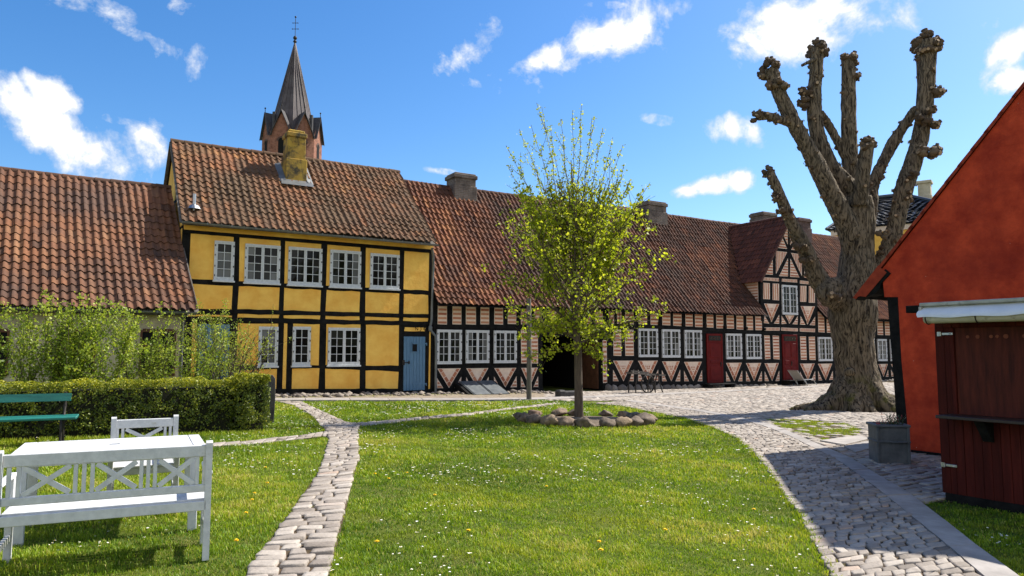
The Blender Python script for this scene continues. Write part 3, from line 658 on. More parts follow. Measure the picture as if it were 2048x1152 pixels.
for px in (1255, 1318, 1365, 1408, 1448, 1490, 1526):
    x = lx(px, 650); z = zt_r(x)+.1; bb = MB(); bb.box(x-.07, x+.07, -.12, .0, z, z+.13, b=.01); bb.build('beam_end', MT['timber'], lh)
# windows
for a in ((874, 659, 923, 728), (932, 660, 978, 726), (988, 661, 1033, 726), (1277, 657, 1316, 714), (1324, 658.5, 1360.5, 715), (1369, 660, 1404, 716), (1452, 667, 1484, 718), (1492, 668, 1523, 718), (1636, 674, 1665, 722), (1700, 675, 1726, 721), (1731, 676, 1750, 721), (1755, 678, 1774.5, 722), (1780, 679, 1802, 722)):
    x0, z1 = LF.on(a[0], a[1], -.05); x1, z0 = LF.on(a[2], a[3], -.05); window(lh, x0, x1, z0, z1)
x0, z1 = LF.on(1563.5, 569.5, -.08); x1, z0 = LF.on(1595.5, 630, -.08); window(lh, x0, x1, z0, z1, y=-.06)
# red doors
def red_door(px0, py0, px1, py1, leaves):
    x0, z1 = LF.on(px0, py0, 0); x1, z0 = LF.on(px1, py1, 0); d = MB(); zt = z1-(z1-z0)*.145
    d.box(x0, x1, -.04, .0, z0, z1); d.box(x0-.04, x1+.04, -.055, -.0, zt-.05, zt, b=.008)
    for xa, xb in ((x0-.03, x0+.06), (x1-.06, x1+.03)): d.box(xa, xb, -.06, 0, z0, z1+.02, b=.008)
    d.box(x0+.06, x1-.06, -.06, 0, z1-.06, z1+.02, b=.008)
    w = (x1-x0-.14)/leaves
    for l in range(leaves):
        a = x0+.07+w*l; rows = ((.06, .42), (.47, .56), (.60, .97)) if leaves == 1 else ((.05, .36), (.42, .54), (.60, .97))
        d.box(a+.004, a+w-.004, -.052, 0, z0+.04, zt-.06)
        for f0, f1 in rows:
            za, zb = z0+(zt-z0)*f0, z0+(zt-z0)*f1; m_ = .09 if leaves == 1 else .06
            d.box(a+m_, a+w-m_, -.068, 0, za, zb-.03, b=.012)
    o = d.build('door', MT['reddoor'], lh)
    p = MB(); p.box(x0+.1, x1-.1, -.062, -.045, zt+.03, z1-.08); p.build('transom_pane', MT['glass'], o)
    s = MB()                                      # pale scrollwork behind the transom glass
    n = 8
    for i in range(n):
        xx = x0+.16+(x1-x0-.32)*i/(n-1); za, zb = zt+.07, z1-.13
        s.tube([(xx-.03, -.068, zb), (xx+random.uniform(-.02, .03), -.068, (za+zb)/2), (xx+random.uniform(-.03, .03), -.068, za)], .009, 5); 
        if i % 2: s.tube([(xx-.04, -.068, (za+zb)/2), (xx+.05, -.068, (za+zb)/2+.02)], .008, 5)
    s.build('transom_scrollwork', MT['plumwood'], o)
    k = MB(); zk = z0+(zt-z0)*.45; xk = x1-.13 if leaves == 1 else (x0+x1)/2+.05
    k.lathe([(.01, 0), (.03, .01), (.035, .03), (.02, .05)], (xk, -.09, zk), 10); k.box(xk-.02, xk+.02, -.075, -.06, zk-.12, zk+.1); k.build('handle', MT['iron'], o)
red_door(1412.5, 668, 1444.5, 765, 1); red_door(1563.5, 669.5, 1595, 762, 2)
# stone steps before the doors
# main roof in two runs, interrupted by the gabled bay
LE, LR = (-.48, 3.24), (4.0, 8.60)
def lkeep(x, y, z): return not (GX0-.02+.0 < x < GX1-.0 and y < 3.2 and (z < GZ+.1 or abs(x-GXM) < (GA+.25-z)*(GXM-GX0)/(GA-GZ)))
lp = prof_line(LE, LR, sag=.12)
def lp2(t): y, z = lp(t); return y, z+.10*max(0, 1-t)
rf = MB(); tiles(rf, X0-.02, 9.0, lp, .215, .30, keep=lkeep, bow=.07, drift=lambda x, t: max(-.28, .26-.075*(x+4)))
rfo = rf.build('roof', MT['tile_c'], lh)
rf = MB(); tiles(rf, 9.0, GX1, lp, .215, .30, keep=lkeep, bow=.06, drift=lambda x, t: -.22); tiles(rf, GX1, XE, lp, .215, .30, bow=.06, drift=lambda x, t: -.05)
rf.add([(X0, 4, 8.58), (XE, 4, 8.58), (XE, 8.6, 3.3), (X0, 8.6, 3.3)], [(0, 1, 2, 3)], r=.3)
ridge_tiles(rf, X0, XE, 4.0, 8.6); rf.build('roof_east', MT['tile_c'], lh); 
u = MB(); u.add([(X0, -.46, 3.16), (GX0, -.46, 3.20), (GX0, 4, 8.05), (X0, 4, 8.05)], [(0, 3, 2, 1)]); u.add([(GX1, -.46, 3.18), (XE, -.46, 3.14), (XE, 4, 8.05), (GX1, 4, 8.05)], [(0, 3, 2, 1)])
u.build('roof_boards', MT['timber'], lh)
# roof of the gabled bay
dr = MB(); ov = .3; zr = GA+.28; k = (GA-GZ)/(GXM-GX0); ze = GZ-.22
def dprof(sgn):
    def p(t): return GXM+sgn*(GXM-GX0+.28)*(1-t), ze+(zr-ze)*t
    return p
for sgn in (-1, 1):
    P = dprof(sgn); L = math.hypot(GXM-GX0+.28, zr-ze); nr = int(L/.30)
    for j in range(nr):
        xa, za = P(j/nr); xb, zb = P(min(1, (j+1.25)/nr)); d = Vector((xb-xa, 0, zb-za)).normalized(); n = Vector((-d.z, 0, d.x)); n = n if n.z > 0 else -n
        ymax = LE[0]+(za-LE[1]-.1)*(LR[0]-LE[0])/(LR[1]-LE[1])+.35; nc = max(1, int((ymax+ov)/.215))
        for i in range(nc):
            y0 = -ov+.215*i; A, B, C_ = [], [], []; lf = .024+random.uniform(-.006, .008); hs = 5
            for q_ in range(hs+1):
                h = .06*(.5+.5*math.cos(2*math.pi*(q_/hs-.2)))**1.4; y = y0+.215*q_/hs
                A.append(Vector((xa, y, za))+n*(h+lf)); B.append(Vector((xb, y, zb))+n*(h-.004)); C_.append(Vector((xa, y, za))+n*(h+lf-.024))
            rv = min(1, max(0, random.gauss(.45, .22))); dr.sm = True; dr.add(A+B, [(q_, q_+1, q_+hs+2, q_+hs+1) for q_ in range(hs)], r=rv); dr.sm = False
            dr.add(A+C_, [(q_, q_+hs+1, q_+hs+2, q_+1) for q_ in range(hs)], r=rv*.6)
    xe, _ = P(0); dr.bar((xe, -ov-.01, ze), (GXM, -ov-.01, zr-.02), .09, .05, r=.2)
for i in range(11):
    y0 = -ov+.4*i; pts = [(math.cos(t)*.12, math.sin(t)*.12) for t in np.linspace(-.2, math.pi+.2, 8)]
    va = [(GXM+p[0]*1.05, y0, zr+p[1]-.03) for p in pts]; vb = [(GXM+p[0]*.95, y0+.42, zr+p[1]-.04) for p in pts]
    dr.sm = True; dr.add(va+vb, [(q_, q_+1, q_+9, q_+8) for q_ in range(7)], r=.3); dr.sm = False
dr.build('gable_roof', MT['tile_d'], lh)
# brick cheeks of the bay
ck = MB(); ck.prism([(0, 3.2), (0, GZ), (2.4, GZ)], GX0-.012, GX0+.02, axis='x', m=0); ck.rn = .5; kz = 2.4/(GZ-3.2); z = 3.62
ck.prism([(.1, 3.6), (.1, GZ-.1), ((GZ-.1-3.6)*kz+.1, GZ-.1)], GX0-.016, GX0, axis='x', m=1)
while z < GZ-.2:
    y1 = min(1.02, .1+(z-3.6)*kz-.03); ck.prism([(.13, z), (max(.14, y1), z), (max(.14, y1), z+.07), (.13, z+.07)], GX0-.02, GX0, axis='x', m=2, r=random.random()); z += .14
ck.prism([(1.05, 3.6), (1.2, 3.6), (1.2, GZ), (1.05, GZ)], GX0-.025, GX0, axis='x', m=0); ck.build('bay_cheek', [MT['timber'], MT['mortar'], MT['brick']], lh)
# chimneys
def chim(px0, py0, px1, py1, mat, yb=3.4, base=True, capz=.12):
    x0, zt = LF.on(px0, py0, yb); x1, zb = LF.on(px1, py1, yb); w = (x1-x0)/2; xm = (x0+x1)/2; c = MB(); w *= .86
    c.box(xm-w, xm+w, yb, yb+1.7*w, zb-.5, zb+(zt-zb)*.5, b=.02); c.box(xm-w+.04, xm+w-.04, yb+.04, yb+1.7*w-.04, zb+(zt-zb)*.5, zt-.2, b=.02)
    c.box(xm-w-.02, xm+w+.02, yb-.02, yb+1.7*w+.02, zt-.24, zt-.07, b=.02); c.box(xm-w+.04, xm+w-.04, yb+.04, yb+1.7*w-.04, zt-.07, zt, b=.02)
    c.build('chimney', mat, lh)
chim(906, 342, 958, 400, MT['chim']); chim(1293.6, 399, 1339, 446, MT['chim']); chim(1524, 421.5, 1557, 450, MT['chim'], 4.4); chim(1596, 433.5, 1627, 478, MT['plumbrick'], 3.4); chim(1234, 411, 1268, 440, MT['towerbrick'], 5.2); chim(1165, 402, 1200, 425, MT['chim'], 4.2)
# loft hatch over the gateway
x0, z1 = LF.on(1180, 566, 0); x1, z0 = LF.on(1202, 616, 0); hd = MB(); hd.box(x0, x1, -.1, .9, z0, z1); ho = hd.build('loft_hatch', MT['reddoor'], lh)
hd = MB(); hd.box(x0-.1, x0, -.12, .9, z0, z1); hd.box(x1, x1+.1, -.12, .9, z0, z1); hd.prism([(x0-.2, z1), (x1+.2, z1), ((x0+x1)/2, z1+.35)], -.2, 1.6); hd.build('hatch_frame', MT['timber'], ho)

# ================================================================== church tower far behind
def at_px(px, Y): d = ray(px, 576); return d.x*Y/d.y
TY = 78.0; tx = at_px(577, TY); R = 58.5/FOC*TY
tw = empty('church_tower', (tx, TY, 0), 0, 'brick church tower with a tall dark octagonal spire behind the yellow house', 'tower')
def tz(py): return atY(577, py, TY).z
rot = math.atan2(-TY, -tx)
ang = [rot+math.pi/4*i for i in range(8)]; V = [(R*math.cos(a), R*math.sin(a)) for a in ang]
zv, za_ = tz(281), tz(240); b = MB(); go = MB(); wn = MB(); fi = MB(); fr = MB()
for i in range(8):
    p, q = V[i], V[(i+1) % 8]; m_ = ((p[0]+q[0])/2, (p[1]+q[1])/2); mm = Vector((m_[0], m_[1], 0)).normalized()
    b.add([(*p, -1), (*q, -1), (*q, zv), (*m_, za_), (*p, zv)], [(0, 1, 2, 3, 4)])
    for e in (p, q):                               # coping along the little gables, and their roofs running back to the spire
        o = mm*.16
        A = Vector((e[0], e[1], zv-.25))+mm*.3; B = Vector((m_[0], m_[1], za_+.2))+mm*.3
        C = Vector((m_[0]*.55, m_[1]*.55, za_+.2)); D = Vector((e[0]*.8, e[1]*.8, zv-.25))
        go.add([A, B, C, D], [(0, 1, 2, 3)]); go.add([A, B, B-Vector((0, 0, .16)), A-Vector((0, 0, .16))], [(0, 1, 2, 3)])
    t = Vector((q[0]-p[0], q[1]-p[1], 0)).normalized(); zt = tz(291); zb = tz(345); w_ = .34; pts = []
    for k in range(9): a = math.pi*k/8; pts.append(Vector((m_[0], m_[1], zt-w_))+t*(w_*math.cos(a))+Vector((0, 0, w_*math.sin(a))))
    pts += [Vector((m_[0], m_[1], zb))-t*w_, Vector((m_[0], m_[1], zb))+t*w_]
    wn = MB(); wn.add([x+mm*.03 for x in pts], [tuple(range(len(pts)))]); wo = wn.build('window', MT['dark'], tw); fr = MB()
    for k in range(9):
        a0, a1 = math.pi*k/9, math.pi*(k+1)/9; c0 = Vector((m_[0], m_[1], zt-w_))+mm*.05
        f = lambda a, r: c0+t*(r*math.cos(a))+Vector((0, 0, r*math.sin(a)))
        fr.add([f(a0, w_), f(a1, w_), f(a1, w_+.18), f(a0, w_+.18)], [(0, 1, 2, 3)])
    fr.build('window_arch', MT['plumbrick'], wo); fi = MB()
    fi.tube([Vector((m_[0], m_[1], za_))+mm*.2, Vector((m_[0], m_[1], za_+.55))+mm*.2], .035, 6); fi.blob(Vector((m_[0], m_[1], za_+.65))+mm*.2, .1, 1, amp=0); fi.build('finial', MT['iron'], tw)
    e = Vector((p[0]*.86, p[1]*.86, 0))
    if i in (1, 2, 6, 7): go.tube([e+Vector((0, 0, zv-.2)), e+Vector((0, 0, za_+.1))], .2, 8); 
wl_ = b.build('wall', MT['towerbrick'], tw)
go.build('gable_roof', simple('dark_lead', (.035, .032, .032), (.07, .065, .065), 3, .6), tw); 
m, nt = newmat('spire_copper'); v = coords(nt, 'Object')
a_ = nd(nt, 'ShaderNodeAttribute', {'attribute_name': 'rnd'}); c = ramp(nt, a_.outputs['Fac'], [(0, (.055, .043, .040)), (1, (.10, .078, .072))])
c = mixc(nt, ramp(nt, noise(nt, v, 1.2, 7), [(.4, (0, 0, 0)), (.75, (.6, .6, .6))]), c, (.13, .115, .105)); finish(nt, c, .55, noise(nt, v, 12), .3, .03, .4, .2); MT['spire'] = m
sp = MB(); rs = R*.80; zb, zt = tz(277), tz(86)
for i in range(8):
    p = (rs*math.cos(ang[i]), rs*math.sin(ang[i])); q = (rs*math.cos(ang[(i+1) % 8]), rs*math.sin(ang[(i+1) % 8]))
    for k in range(3):                              # standing-seam strips
        a = [p[j]+(q[j]-p[j])*k/3 for j in (0, 1)]; c2 = [p[j]+(q[j]-p[j])*(k+1)/3 for j in (0, 1)]
        for h in range(12):
            f0, f1 = h/12, (h+1)/12; g0, g1 = max(.02, 1-f0), max(.02, 1-f1)
            sp.add([(a[0]*g0, a[1]*g0, zb+(zt-zb)*f0), (c2[0]*g0, c2[1]*g0, zb+(zt-zb)*f0), (c2[0]*g1, c2[1]*g1, zb+(zt-zb)*f1), (a[0]*g1, a[1]*g1, zb+(zt-zb)*f1)], [(0, 1, 2, 3)], r=random.random())
        sp.tube([(a[0]*1.005, a[1]*1.005, zb), (a[0]*.02, a[1]*.02, zt)], .045 if k == 0 else .03, 4, cap=False, r=.9 if k == 0 else .7)
so = sp.build('spire', MT['spire'], tw)
vn = MB(); vn.lathe([(.07, 0), (.13, .1), (.22, .2), (.13, .34), (.08, .42), (.2, .54), (.22, .66), (.14, .8), (.04, .9)], (0, 0, tz(87)), 12); vn.tube([(0, 0, tz(80)), (0, 0, tz(34))], .03, 6)
for py, w in ((46, .28), (58, .32)): vn.tube([(-w, 0, tz(py)), (w, 0, tz(py))], .03, 6); vn.blob((-w, 0, tz(py)), .07, 1, amp=0); vn.blob((w, 0, tz(py)), .07, 1, amp=0)
vn.blob((0, 0, tz(34)), .12, 1, amp=0); vn.build('weather_vane', MT['iron'], tw)

# ================================================================== yellow house with black hipped roof behind the old tree
BF = Frame(atY(1838, 450, 50)[:2], math.atan2(-.60, .80))
ze = BF.on(1748, 453, 0)[1]
bh = empty('background_house', (BF.o.x, BF.o.y, 0), BF.a, 'tall yellow house with black hipped roof behind the old pollarded tree', 'house')
bx0, bx1 = BF.on(1655, 470, 0)[0], 4.2
b = MB(); b.box(bx0+.35, bx1-.35, 0, 9, -.5, ze-.1); b.build('wall', MT['yellow'], bh)
b = MB(); b.box(bx0+.25, bx1-.25, -.12, 9.1, ze-.42, ze-.05); b.build('cornice', MT['mortar'], bh)
rp = BF.on(1792, 398, 4.5); zr = BF.on(1800, 392, 4.5)[1]; sl_ = MB(); rx0 = rp[0]-1.6; rx1 = rp[0]+.5
for (A, B, C, D) in (((bx0, -.3), (bx1, -.3), (rx1, 4.5), (rx0, 4.5)), ((bx0, 9.3), (bx0, -.3), (rx0, 4.5), (rx0, 4.5)), ((bx1, -.3), (bx1, 9.3), (rx1, 4.5), (rx1, 4.5)), ((bx1, 9.3), (bx0, 9.3), (rx0, 4.5), (rx1, 4.5))):
    nr = 18
    for j in range(nr):
        f0, f1 = j/nr, (j+1)/nr; n = max(2, int(26*(1-f0)))
        l = lambda f: (A[0]+(D[0]-A[0])*f, A[1]+(D[1]-A[1])*f); r_ = lambda f: (B[0]+(C[0]-B[0])*f, B[1]+(C[1]-B[1])*f)
        for i in range(n):
            p = [l(f0)[k]+(r_(f0)[k]-l(f0)[k])*i/n for k in (0, 1)]; q = [l(f0)[k]+(r_(f0)[k]-l(f0)[k])*(i+1)/n for k in (0, 1)]
            s = [l(f1)[k]+(r_(f1)[k]-l(f1)[k])*i/n for k in (0, 1)]; t = [l(f1)[k]+(r_(f1)[k]-l(f1)[k])*(i+1)/n for k in (0, 1)]; z0, z1 = ze+(zr-ze)*f0, ze+(zr-ze)*f1; lf = random.uniform(.05, .1)
            mx = [(p[k]+q[k])/2 for k in (0, 1)]; my = [(s[k]+t[k])/2 for k in (0, 1)]
            sl_.add([(*p, z0+lf), (*mx, z0+lf+.06), (*q, z0+lf), (*t, z1), (*my, z1+.05), (*s, z1)], [(0, 1, 4, 5), (1, 2, 3, 4)], r=random.random())
sl_.add([(bx0, -.3, ze), (bx1, -.3, ze), (bx1, 9.3, ze), (bx0, 9.3, ze), (rx0, 4.5, zr-.03), (rx1, 4.5, zr-.03)], [(0, 1, 5, 4), (1, 2, 5), (2, 3, 4, 5), (3, 0, 4)], r=.1)
bro = sl_.build('roof', MT['slate'], bh)
hp = MB(); hp.tube([(bx1, -.3, ze+.08), (rx1, 4.5, zr+.1)], .14, 7, r=.6); hp.tube([(bx0, -.3, ze+.08), (rx0, 4.5, zr+.1)], .12, 7, r=.2); hp.tube([(rx0, 4.5, zr+.1), (rx1, 4.5, zr+.1)], .14, 7, r=.7); hp.build('hip_tiles', MT['slate'], bro)
cx, czb = BF.on(1850, 395, 5.5); czt = BF.on(1850, 362, 5.5)[1]; c = MB(); w = .42
c.box(cx-w-.08, cx+w+.08, 5.1, 6.1, czb-2.5, czb+.1, b=.03); c.box(cx-w, cx+w, 5.2, 6.0, czb+.1, czt-.22, b=.02); c.box(cx-w-.1, cx+w+.1, 5.1, 6.1, czt-.24, czt, b=.04); c.build('chimney', MT['lichenbrick'] if False else MT['cream'], bro)
# ================================================================== red gabled house (right)
rh = empty('red_house', (RF.o.x, RF.o.y, 0), RF.a, 'house with a bare red gable wall and a leaning black corner post', 'house')
def rp_(px, py, y=0): return RF.on(px, py, y)
P = lambda px, py: rp_(px, py, 0)
vx0, vz0 = P(1761, 537); vx1, vz1 = P(2048, 172); k = (vz1-vz0)/(vx1-vx0); APX = 3.35; APZ = vz0+k*(APX-vx0)
b = MB(); wx, wz = P(1796, 594); tx0, tz0 = P(1769, 594)
outline = [P(1822, 905), P(1815, 850), P(1803, 720), (wx, wz), (tx0, tz0), (vx0+.02, vz0-.02)]
outline = [(outline[0][0], -.2)]+outline+[(APX, APZ-.02), (2*APX-vx0, vz0-.02), (2*APX-vx0, -.2)]
b.prism(outline, 0, .3); b.prism([(wx+.05, -.2), (wx+.05, wz), (vx0+.3, vz0-.1), (APX, APZ-.3), (2*APX-vx0-.2, vz0-.1), (2*APX-vx0-.2, -.2)], .3, 7.5)
b.build('wall', MT['redwall'], rh)
b = MB(); q = [P(1797.5, 905), P(1790, 800), P(1774, 592), (wx, wz), P(1803, 720), P(1815, 850), P(1822, 905)]
q[0] = (q[0][0], -.2); q[-1] = (q[-1][0], -.2); b.prism([q[0], q[1], q[2], q[3], q[4], q[5], q[6]], .004, .25); b.box(-.14, .1, .25, 7.5, -.2, wz)
b.build('corner_post', MT['timber'], rh)
b = MB(); b.box(outline[0][0]+.02, 5, -.03, .1, -.2, P(1850, 905)[1]+.02); b.build('tarred_base', MT['timber'], rh)
# roof: tiles on the lane side, verge of red-painted boards and tile ends
ex, ez = P(1712, 597); rf = MB(); MT['tile_red'] = simple('red_painted_tile', (.20, .022, .008), (.34, .045, .015), 5, .8, 40, .4, .01)
L = math.hypot(APX-ex, APZ-ez); ux, uz = (APX-ex)/L, (APZ-ez)/L
def RS(t, y, h=0): return (ex+ux*t-uz*h, y, ez+uz*t+ux*h)
nr = int(L/.30)
for j in range(nr):
    t0, t1 = L*j/nr, min(L, L*(j+1.25)/nr)
    for i in range(34):
        y0 = -.04+.222*i; A, B_, C_ = [], [], []
        for q_ in range(6):
            y = y0+.222*q_/5; h = .045*(.5+.5*math.cos(2*math.pi*(q_/5-.15)))**1.5; lf = .03 if i else .012; h *= 1 if i else .35
            A.append(RS(t0, y, h+lf)); B_.append(RS(t1, y, h)); C_.append(RS(t0, y, h+lf-.025))
        rv = random.random(); rf.sm = True; rf.add(A+B_, [(q_, q_+1, q_+7, q_+6) for q_ in range(5)], r=rv, m=1 if i == 0 else 0); rf.sm = False; rf.add(A+C_, [(q_, q_+6, q_+7, q_+1) for q_ in range(5)], r=rv*.5)
    # end face of the verge tile
    rf.add([RS(t0, -.04, .026), RS(t1, -.04, .018), RS(t1, -.04, -.03), RS(t0, -.04, -.03)], [(0, 1, 2, 3)], m=1)
rx = 2*APX-ex
rf.add([(APX, 0, APZ+.06), (APX, 7.6, APZ+.06), (rx, 7.6, ez), (rx, 0, ez)], [(0, 1, 2, 3)], r=.4)
rf.build('roof', [MT['tile_c'], MT['tile_red']], rh)
v = MB(); w = .17                                   # barge board at the overhang, with its black underside
v.add([RS(-.02, -.05, .03), RS(.72, -.05, .03), RS(.72, -.05, -.17), RS(.16, -.05, -.15), RS(.1, -.05, -.06)], [(0, 1, 2, 3, 4)]); v.add([RS(-.02, -.05, .03), RS(.72, -.05, .03), RS(.72, .02, .03), RS(-.02, .02, .03)], [(0, 1, 2, 3)])
v.build('barge_board', MT['tile_red'], rh)
v = MB(); pts = [(-.02, -.02), (.1, -.06), (.16, -.15), (.28, -.22), (.42, -.24), (.5, -.20), (.74, -.22), (.74, -.1), (.1, -.02)]
v.add([RS(a, -.03, c) for a, c in pts]+[RS(a, .25, c) for a, c in pts], [tuple(range(9)), tuple(range(17, 8, -1))]+[(i, i+9, (i+1) % 9+9, (i+1) % 9) for i in range(9)])
v.add([RS(.0, .2, -.0), RS(.9, .2, 0), RS(.9, 7.5, 0), RS(.0, 7.5, 0)], [(0, 1, 2, 3)]); v.build('eave_soffit', MT['timber'], rh)

# ================================================================== dark red sales booth
kb = empty('sales_booth', (KF.o.x, KF.o.y, 0), KF.a, 'dark red plank sales booth with closed shutter, counter shelf and rolled white awning', 'booth')
KW = 2.6; KD = 2.3; KT = 1.98; K = lambda px, py, y=0: KF.on(px, py, y)
pz = K(1890, 985)[1]; sx0, st = K(1908, 674); sz = K(1908, 833)[1]; sx1 = KW-.2
b = MB(); n = 20; kr = random.Random(4)
def boards(x0, x1, z0, z1, y0=0., w=.093):
    x = x0
    while x < x1-.01: e = min(x1, x+w); b.box(x+.0015, e-.0015, y0+kr.uniform(-.003, .003), y0+.03, z0, z1, r=kr.random(), b=.003); x = e
boards(0, sx0-.045, pz, KT-.13); boards(sx0-.045, KW, pz, sz+.0); boards(0, KW, KT-.13+.002, KT, -.006)
boards(sx0-.045, sx0, sz, KT-.132, -.012, .1); boards(sx1, KW, sz, KT-.132)
b.box(0.01, KW-.01, .03, KD, pz, KT-.01, r=.3)
for i in range(22): b.box(-.02, .01, .03+i*.1, .03+i*.1+.097, pz, KT, r=kr.random())
b.build('wall', MT['kiosk'], kb)
b = MB(); b.box(sx0+.004, sx1-.004, .012, .03, sz+.03, KT-.135)
sh = b.build('shutter', None or simple('stained_plywood', (.042, .009, .006), (.10, .020, .011), 2.2, .7, 24, .35, .006, (7, 7, .8), spec=.18), kb)
b = MB()
for a, r in ((.14, .017), (.245, .022), (.38, .018), (.44, .017), (.525, .024), (.70, .02), (.9, .022)): b.tube([(sx0+a, .004, KT-.135-.1), (sx0+a, .016, KT-.135-.1)], r, 12)
b.build('screw_plug', simple('filled_hole', (.16, .04, .02), (.22, .06, .03), 4, .7, 30, .2, .004), sh)
b = MB(); b.box(0.03, KW, -.01, KD, -.25, pz); b.build('base', MT['timber'], kb)
b = MB(); b.box(sx0-.09, KW, -.30, 0, sz-.008, sz+.028, b=.006); so = b.build('counter_shelf', simple('dark_stained_ledge', (.018, .010, .008), (.035, .02, .016), 6, .45, 30, .3, .005, spec=.4), kb)
for x in (K(1968, 860)[0], K(1968, 860)[0]+1.2):
    b = MB(); b.prism([(-.005, sz-.005), (-.2, sz-.005), (-.2, sz-.03), (-.03, sz-.24), (-.005, sz-.24)], x, x+.1, axis='x'); b.build('shelf_bracket', MT['timber'], so)
def hinge(px, py):
    x, z = K(px, py, -.02); h = MB(); h.box(x, x+.16, -.022, -.012, z-.014, z+.014, b=.003); h.tube([(x+.03, -.03, z-.022), (x+.03, -.03, z+.022)], .011, 8); h.lathe([(.013, 0), (.01, .008)], (x+.13, -.025, z-.004), 8); h.box(x-.012, x+.03, -.02, -.01, z-.024, z+.024); h.build('hinge', MT['silver'], kb)
hinge(1876, 668); hinge(1884, 929)
# awning: black carrier beam, metal case, white canvas valance, roller
ax0 = K(1838, 620, -.30)[0]; az = K(1845, 611, -.30)[1]
b = MB(); x = K(1813, 620, -.06)[0]; b.box(x, KW, -.08, .02, az-.065, az+.02, b=.006); b.build('awning_beam', MT['timber'], kb)
b = MB(); b.box(ax0, KW, -.30, .1, az-.01, az+.03, b=.008); b.box(ax0, ax0+.03, -.32, -.04, az-.12, az-.01, b=.01); b.box(ax0+.03, KW, -.26, -.2, az-.05, az-.012); b.build('awning_case', simple('grey_metal_case', (.28, .27, .22), (.42, .41, .36), 7, .5, 30, .2, .004, metal=.3, dirt=(.14, .13, .1), dscale=9), kb)
b = MB(); nx_, nt_ = 60, 8; vs = []
for i in range(nx_+1):
    x = ax0+.03+(KW-ax0-.03)*i/nx_
    for j in range(nt_+1):
        t = j/nt_; sg = .02*mnoise.noise(Vector((x*2, t, 3)))+.015*math.sin(x*7)*t
        vs.append((x+(.0 if i else -.03*math.sin(t*3)), -.255-.13*math.sin(t*math.pi*.5)+sg*.6, az-.02-.125*t+.008*math.sin(x*11+1)*t+sg*.4))
b.sm = True; b.add(vs, [(i*(nt_+1)+j, (i+1)*(nt_+1)+j, (i+1)*(nt_+1)+j+1, i*(nt_+1)+j+1) for i in range(nx_) for j in range(nt_)])
aw = b.build('awning_canvas', simple('white_awning_canvas', (.62, .64, .66), (.74, .75, .76), 3, .6, 18, .3, .01, dirt=(.38, .36, .31), dscale=6, dlo=.62, dhi=.75), kb)
b = MB(); b.tube([(ax0+.07, -.30, az-.145), (KW*.4, -.295, az-.15), (KW, -.30, az-.145)], .06, 14); b.build('awning_roller', simple('beige_roller', (.38, .35, .26), (.5, .46, .35), 4, .7, 20, .25, .006, dirt=(.2, .17, .11), dscale=5), kb)
b = MB()
for x in (ax0+.10, ax0+.62, ax0+1.3): b.tube([(x+.0, -.30+.067*math.cos(a), az-.147+.067*math.sin(a)) for a in np.linspace(0, 2*math.pi, 15)], .006, 5, cap=False)
b.build('awning_strap', MT['iron'], kb)

# ================================================================== zinc planter with heather
pf = Frame(G(1758, 928), rad(-10)); pw = .42; ph = .57; gz_ = G(1758, 928).z
pt = empty('zinc_planter', (pf.o.x, pf.o.y, gz_), pf.a, 'square grey zinc planter with small red flowers beside the red gable', 'planter')
b = MB(); t = .025
b.prism([(0, 0), (pw, 0), (pw+.015, ph), (-.015, ph)], 0, .02); b.prism([(0, 0), (pw, 0), (pw+.015, ph), (-.015, ph)], pw-.02, pw)
b.prism([(0, 0), (0, ph), (pw, ph), (pw, 0)], -.012, .01, axis='x'); b.prism([(0, 0), (0, ph), (pw, ph), (pw, 0)], pw-.01, pw+.012, axis='x')
b.build('box', MT['zinc'], pt)
b = MB()
for (a, c) in (((-.035, pw/2-pw/2-.02), (0, 0)),): pass
for (x0, x1, y0, y1) in ((-.035, pw+.035, -.03, .02), (-.035, pw+.035, pw-.02, pw+.03), (-.035, .02, .02, pw-.02), (pw-.02, pw+.035, .02, pw-.02)): b.box(x0, x1, y0, y1, ph-.03, ph+.01, b=.008)
for (x0, x1, y0, y1) in ((-.03, pw+.03, -.022, .0), (-.03, -.008, 0, pw), (pw+.008, pw+.03, 0, pw)): b.box(x0, x1, y0, y1, ph*.55, ph*.55+.03, b=.006)
for x in (-.02, pw-.015): b.box(x, x+.035, -.02, .0, 0, ph-.03, b=.004)
b.build('rim', MT['zinc'], pt)
b = MB(); b.tube([(.16, -.03, ph*.58), (.2, -.055, ph*.57), (.34, -.055, ph*.57), (.38, -.03, ph*.58)], .009, 6); b.build('handle', MT['zinc'], pt)
b = MB(); b.box(.02, pw-.02, .02, pw-.02, ph-.12, ph-.07); b.build('soil', simple('soil', (.06, .04, .025), (.12, .085, .05), 20, .95, 60, .8, .02), pt)
MT['heath'] = rndmat('heather', [(0, (.03, .05, .02)), (.6, (.08, .11, .05)), (.62, (.16, .18, .13)), (.9, (.2, .2, .16)), (.905, (.5, .06, .08)), (1, (.6, .12, .1))], .8, bstr=0, fine=0)
V_, F_, R_ = [], [], []
def blade(p, d, l, w, r, up=(0, 0, 1)):
    d = Vector(d).normalized(); s = d.cross(Vector((random.uniform(-1, 1), random.uniform(-1, 1), .3))).normalized()*w; n = len(V_); p = Vector(p)
    V_.extend([tuple(p-s*.6), tuple(p+s*.6), tuple(p+d*l*.6+s), tuple(p+d*l)]); F_.append((n, n+1, n+2, n+3)); R_.append(r)
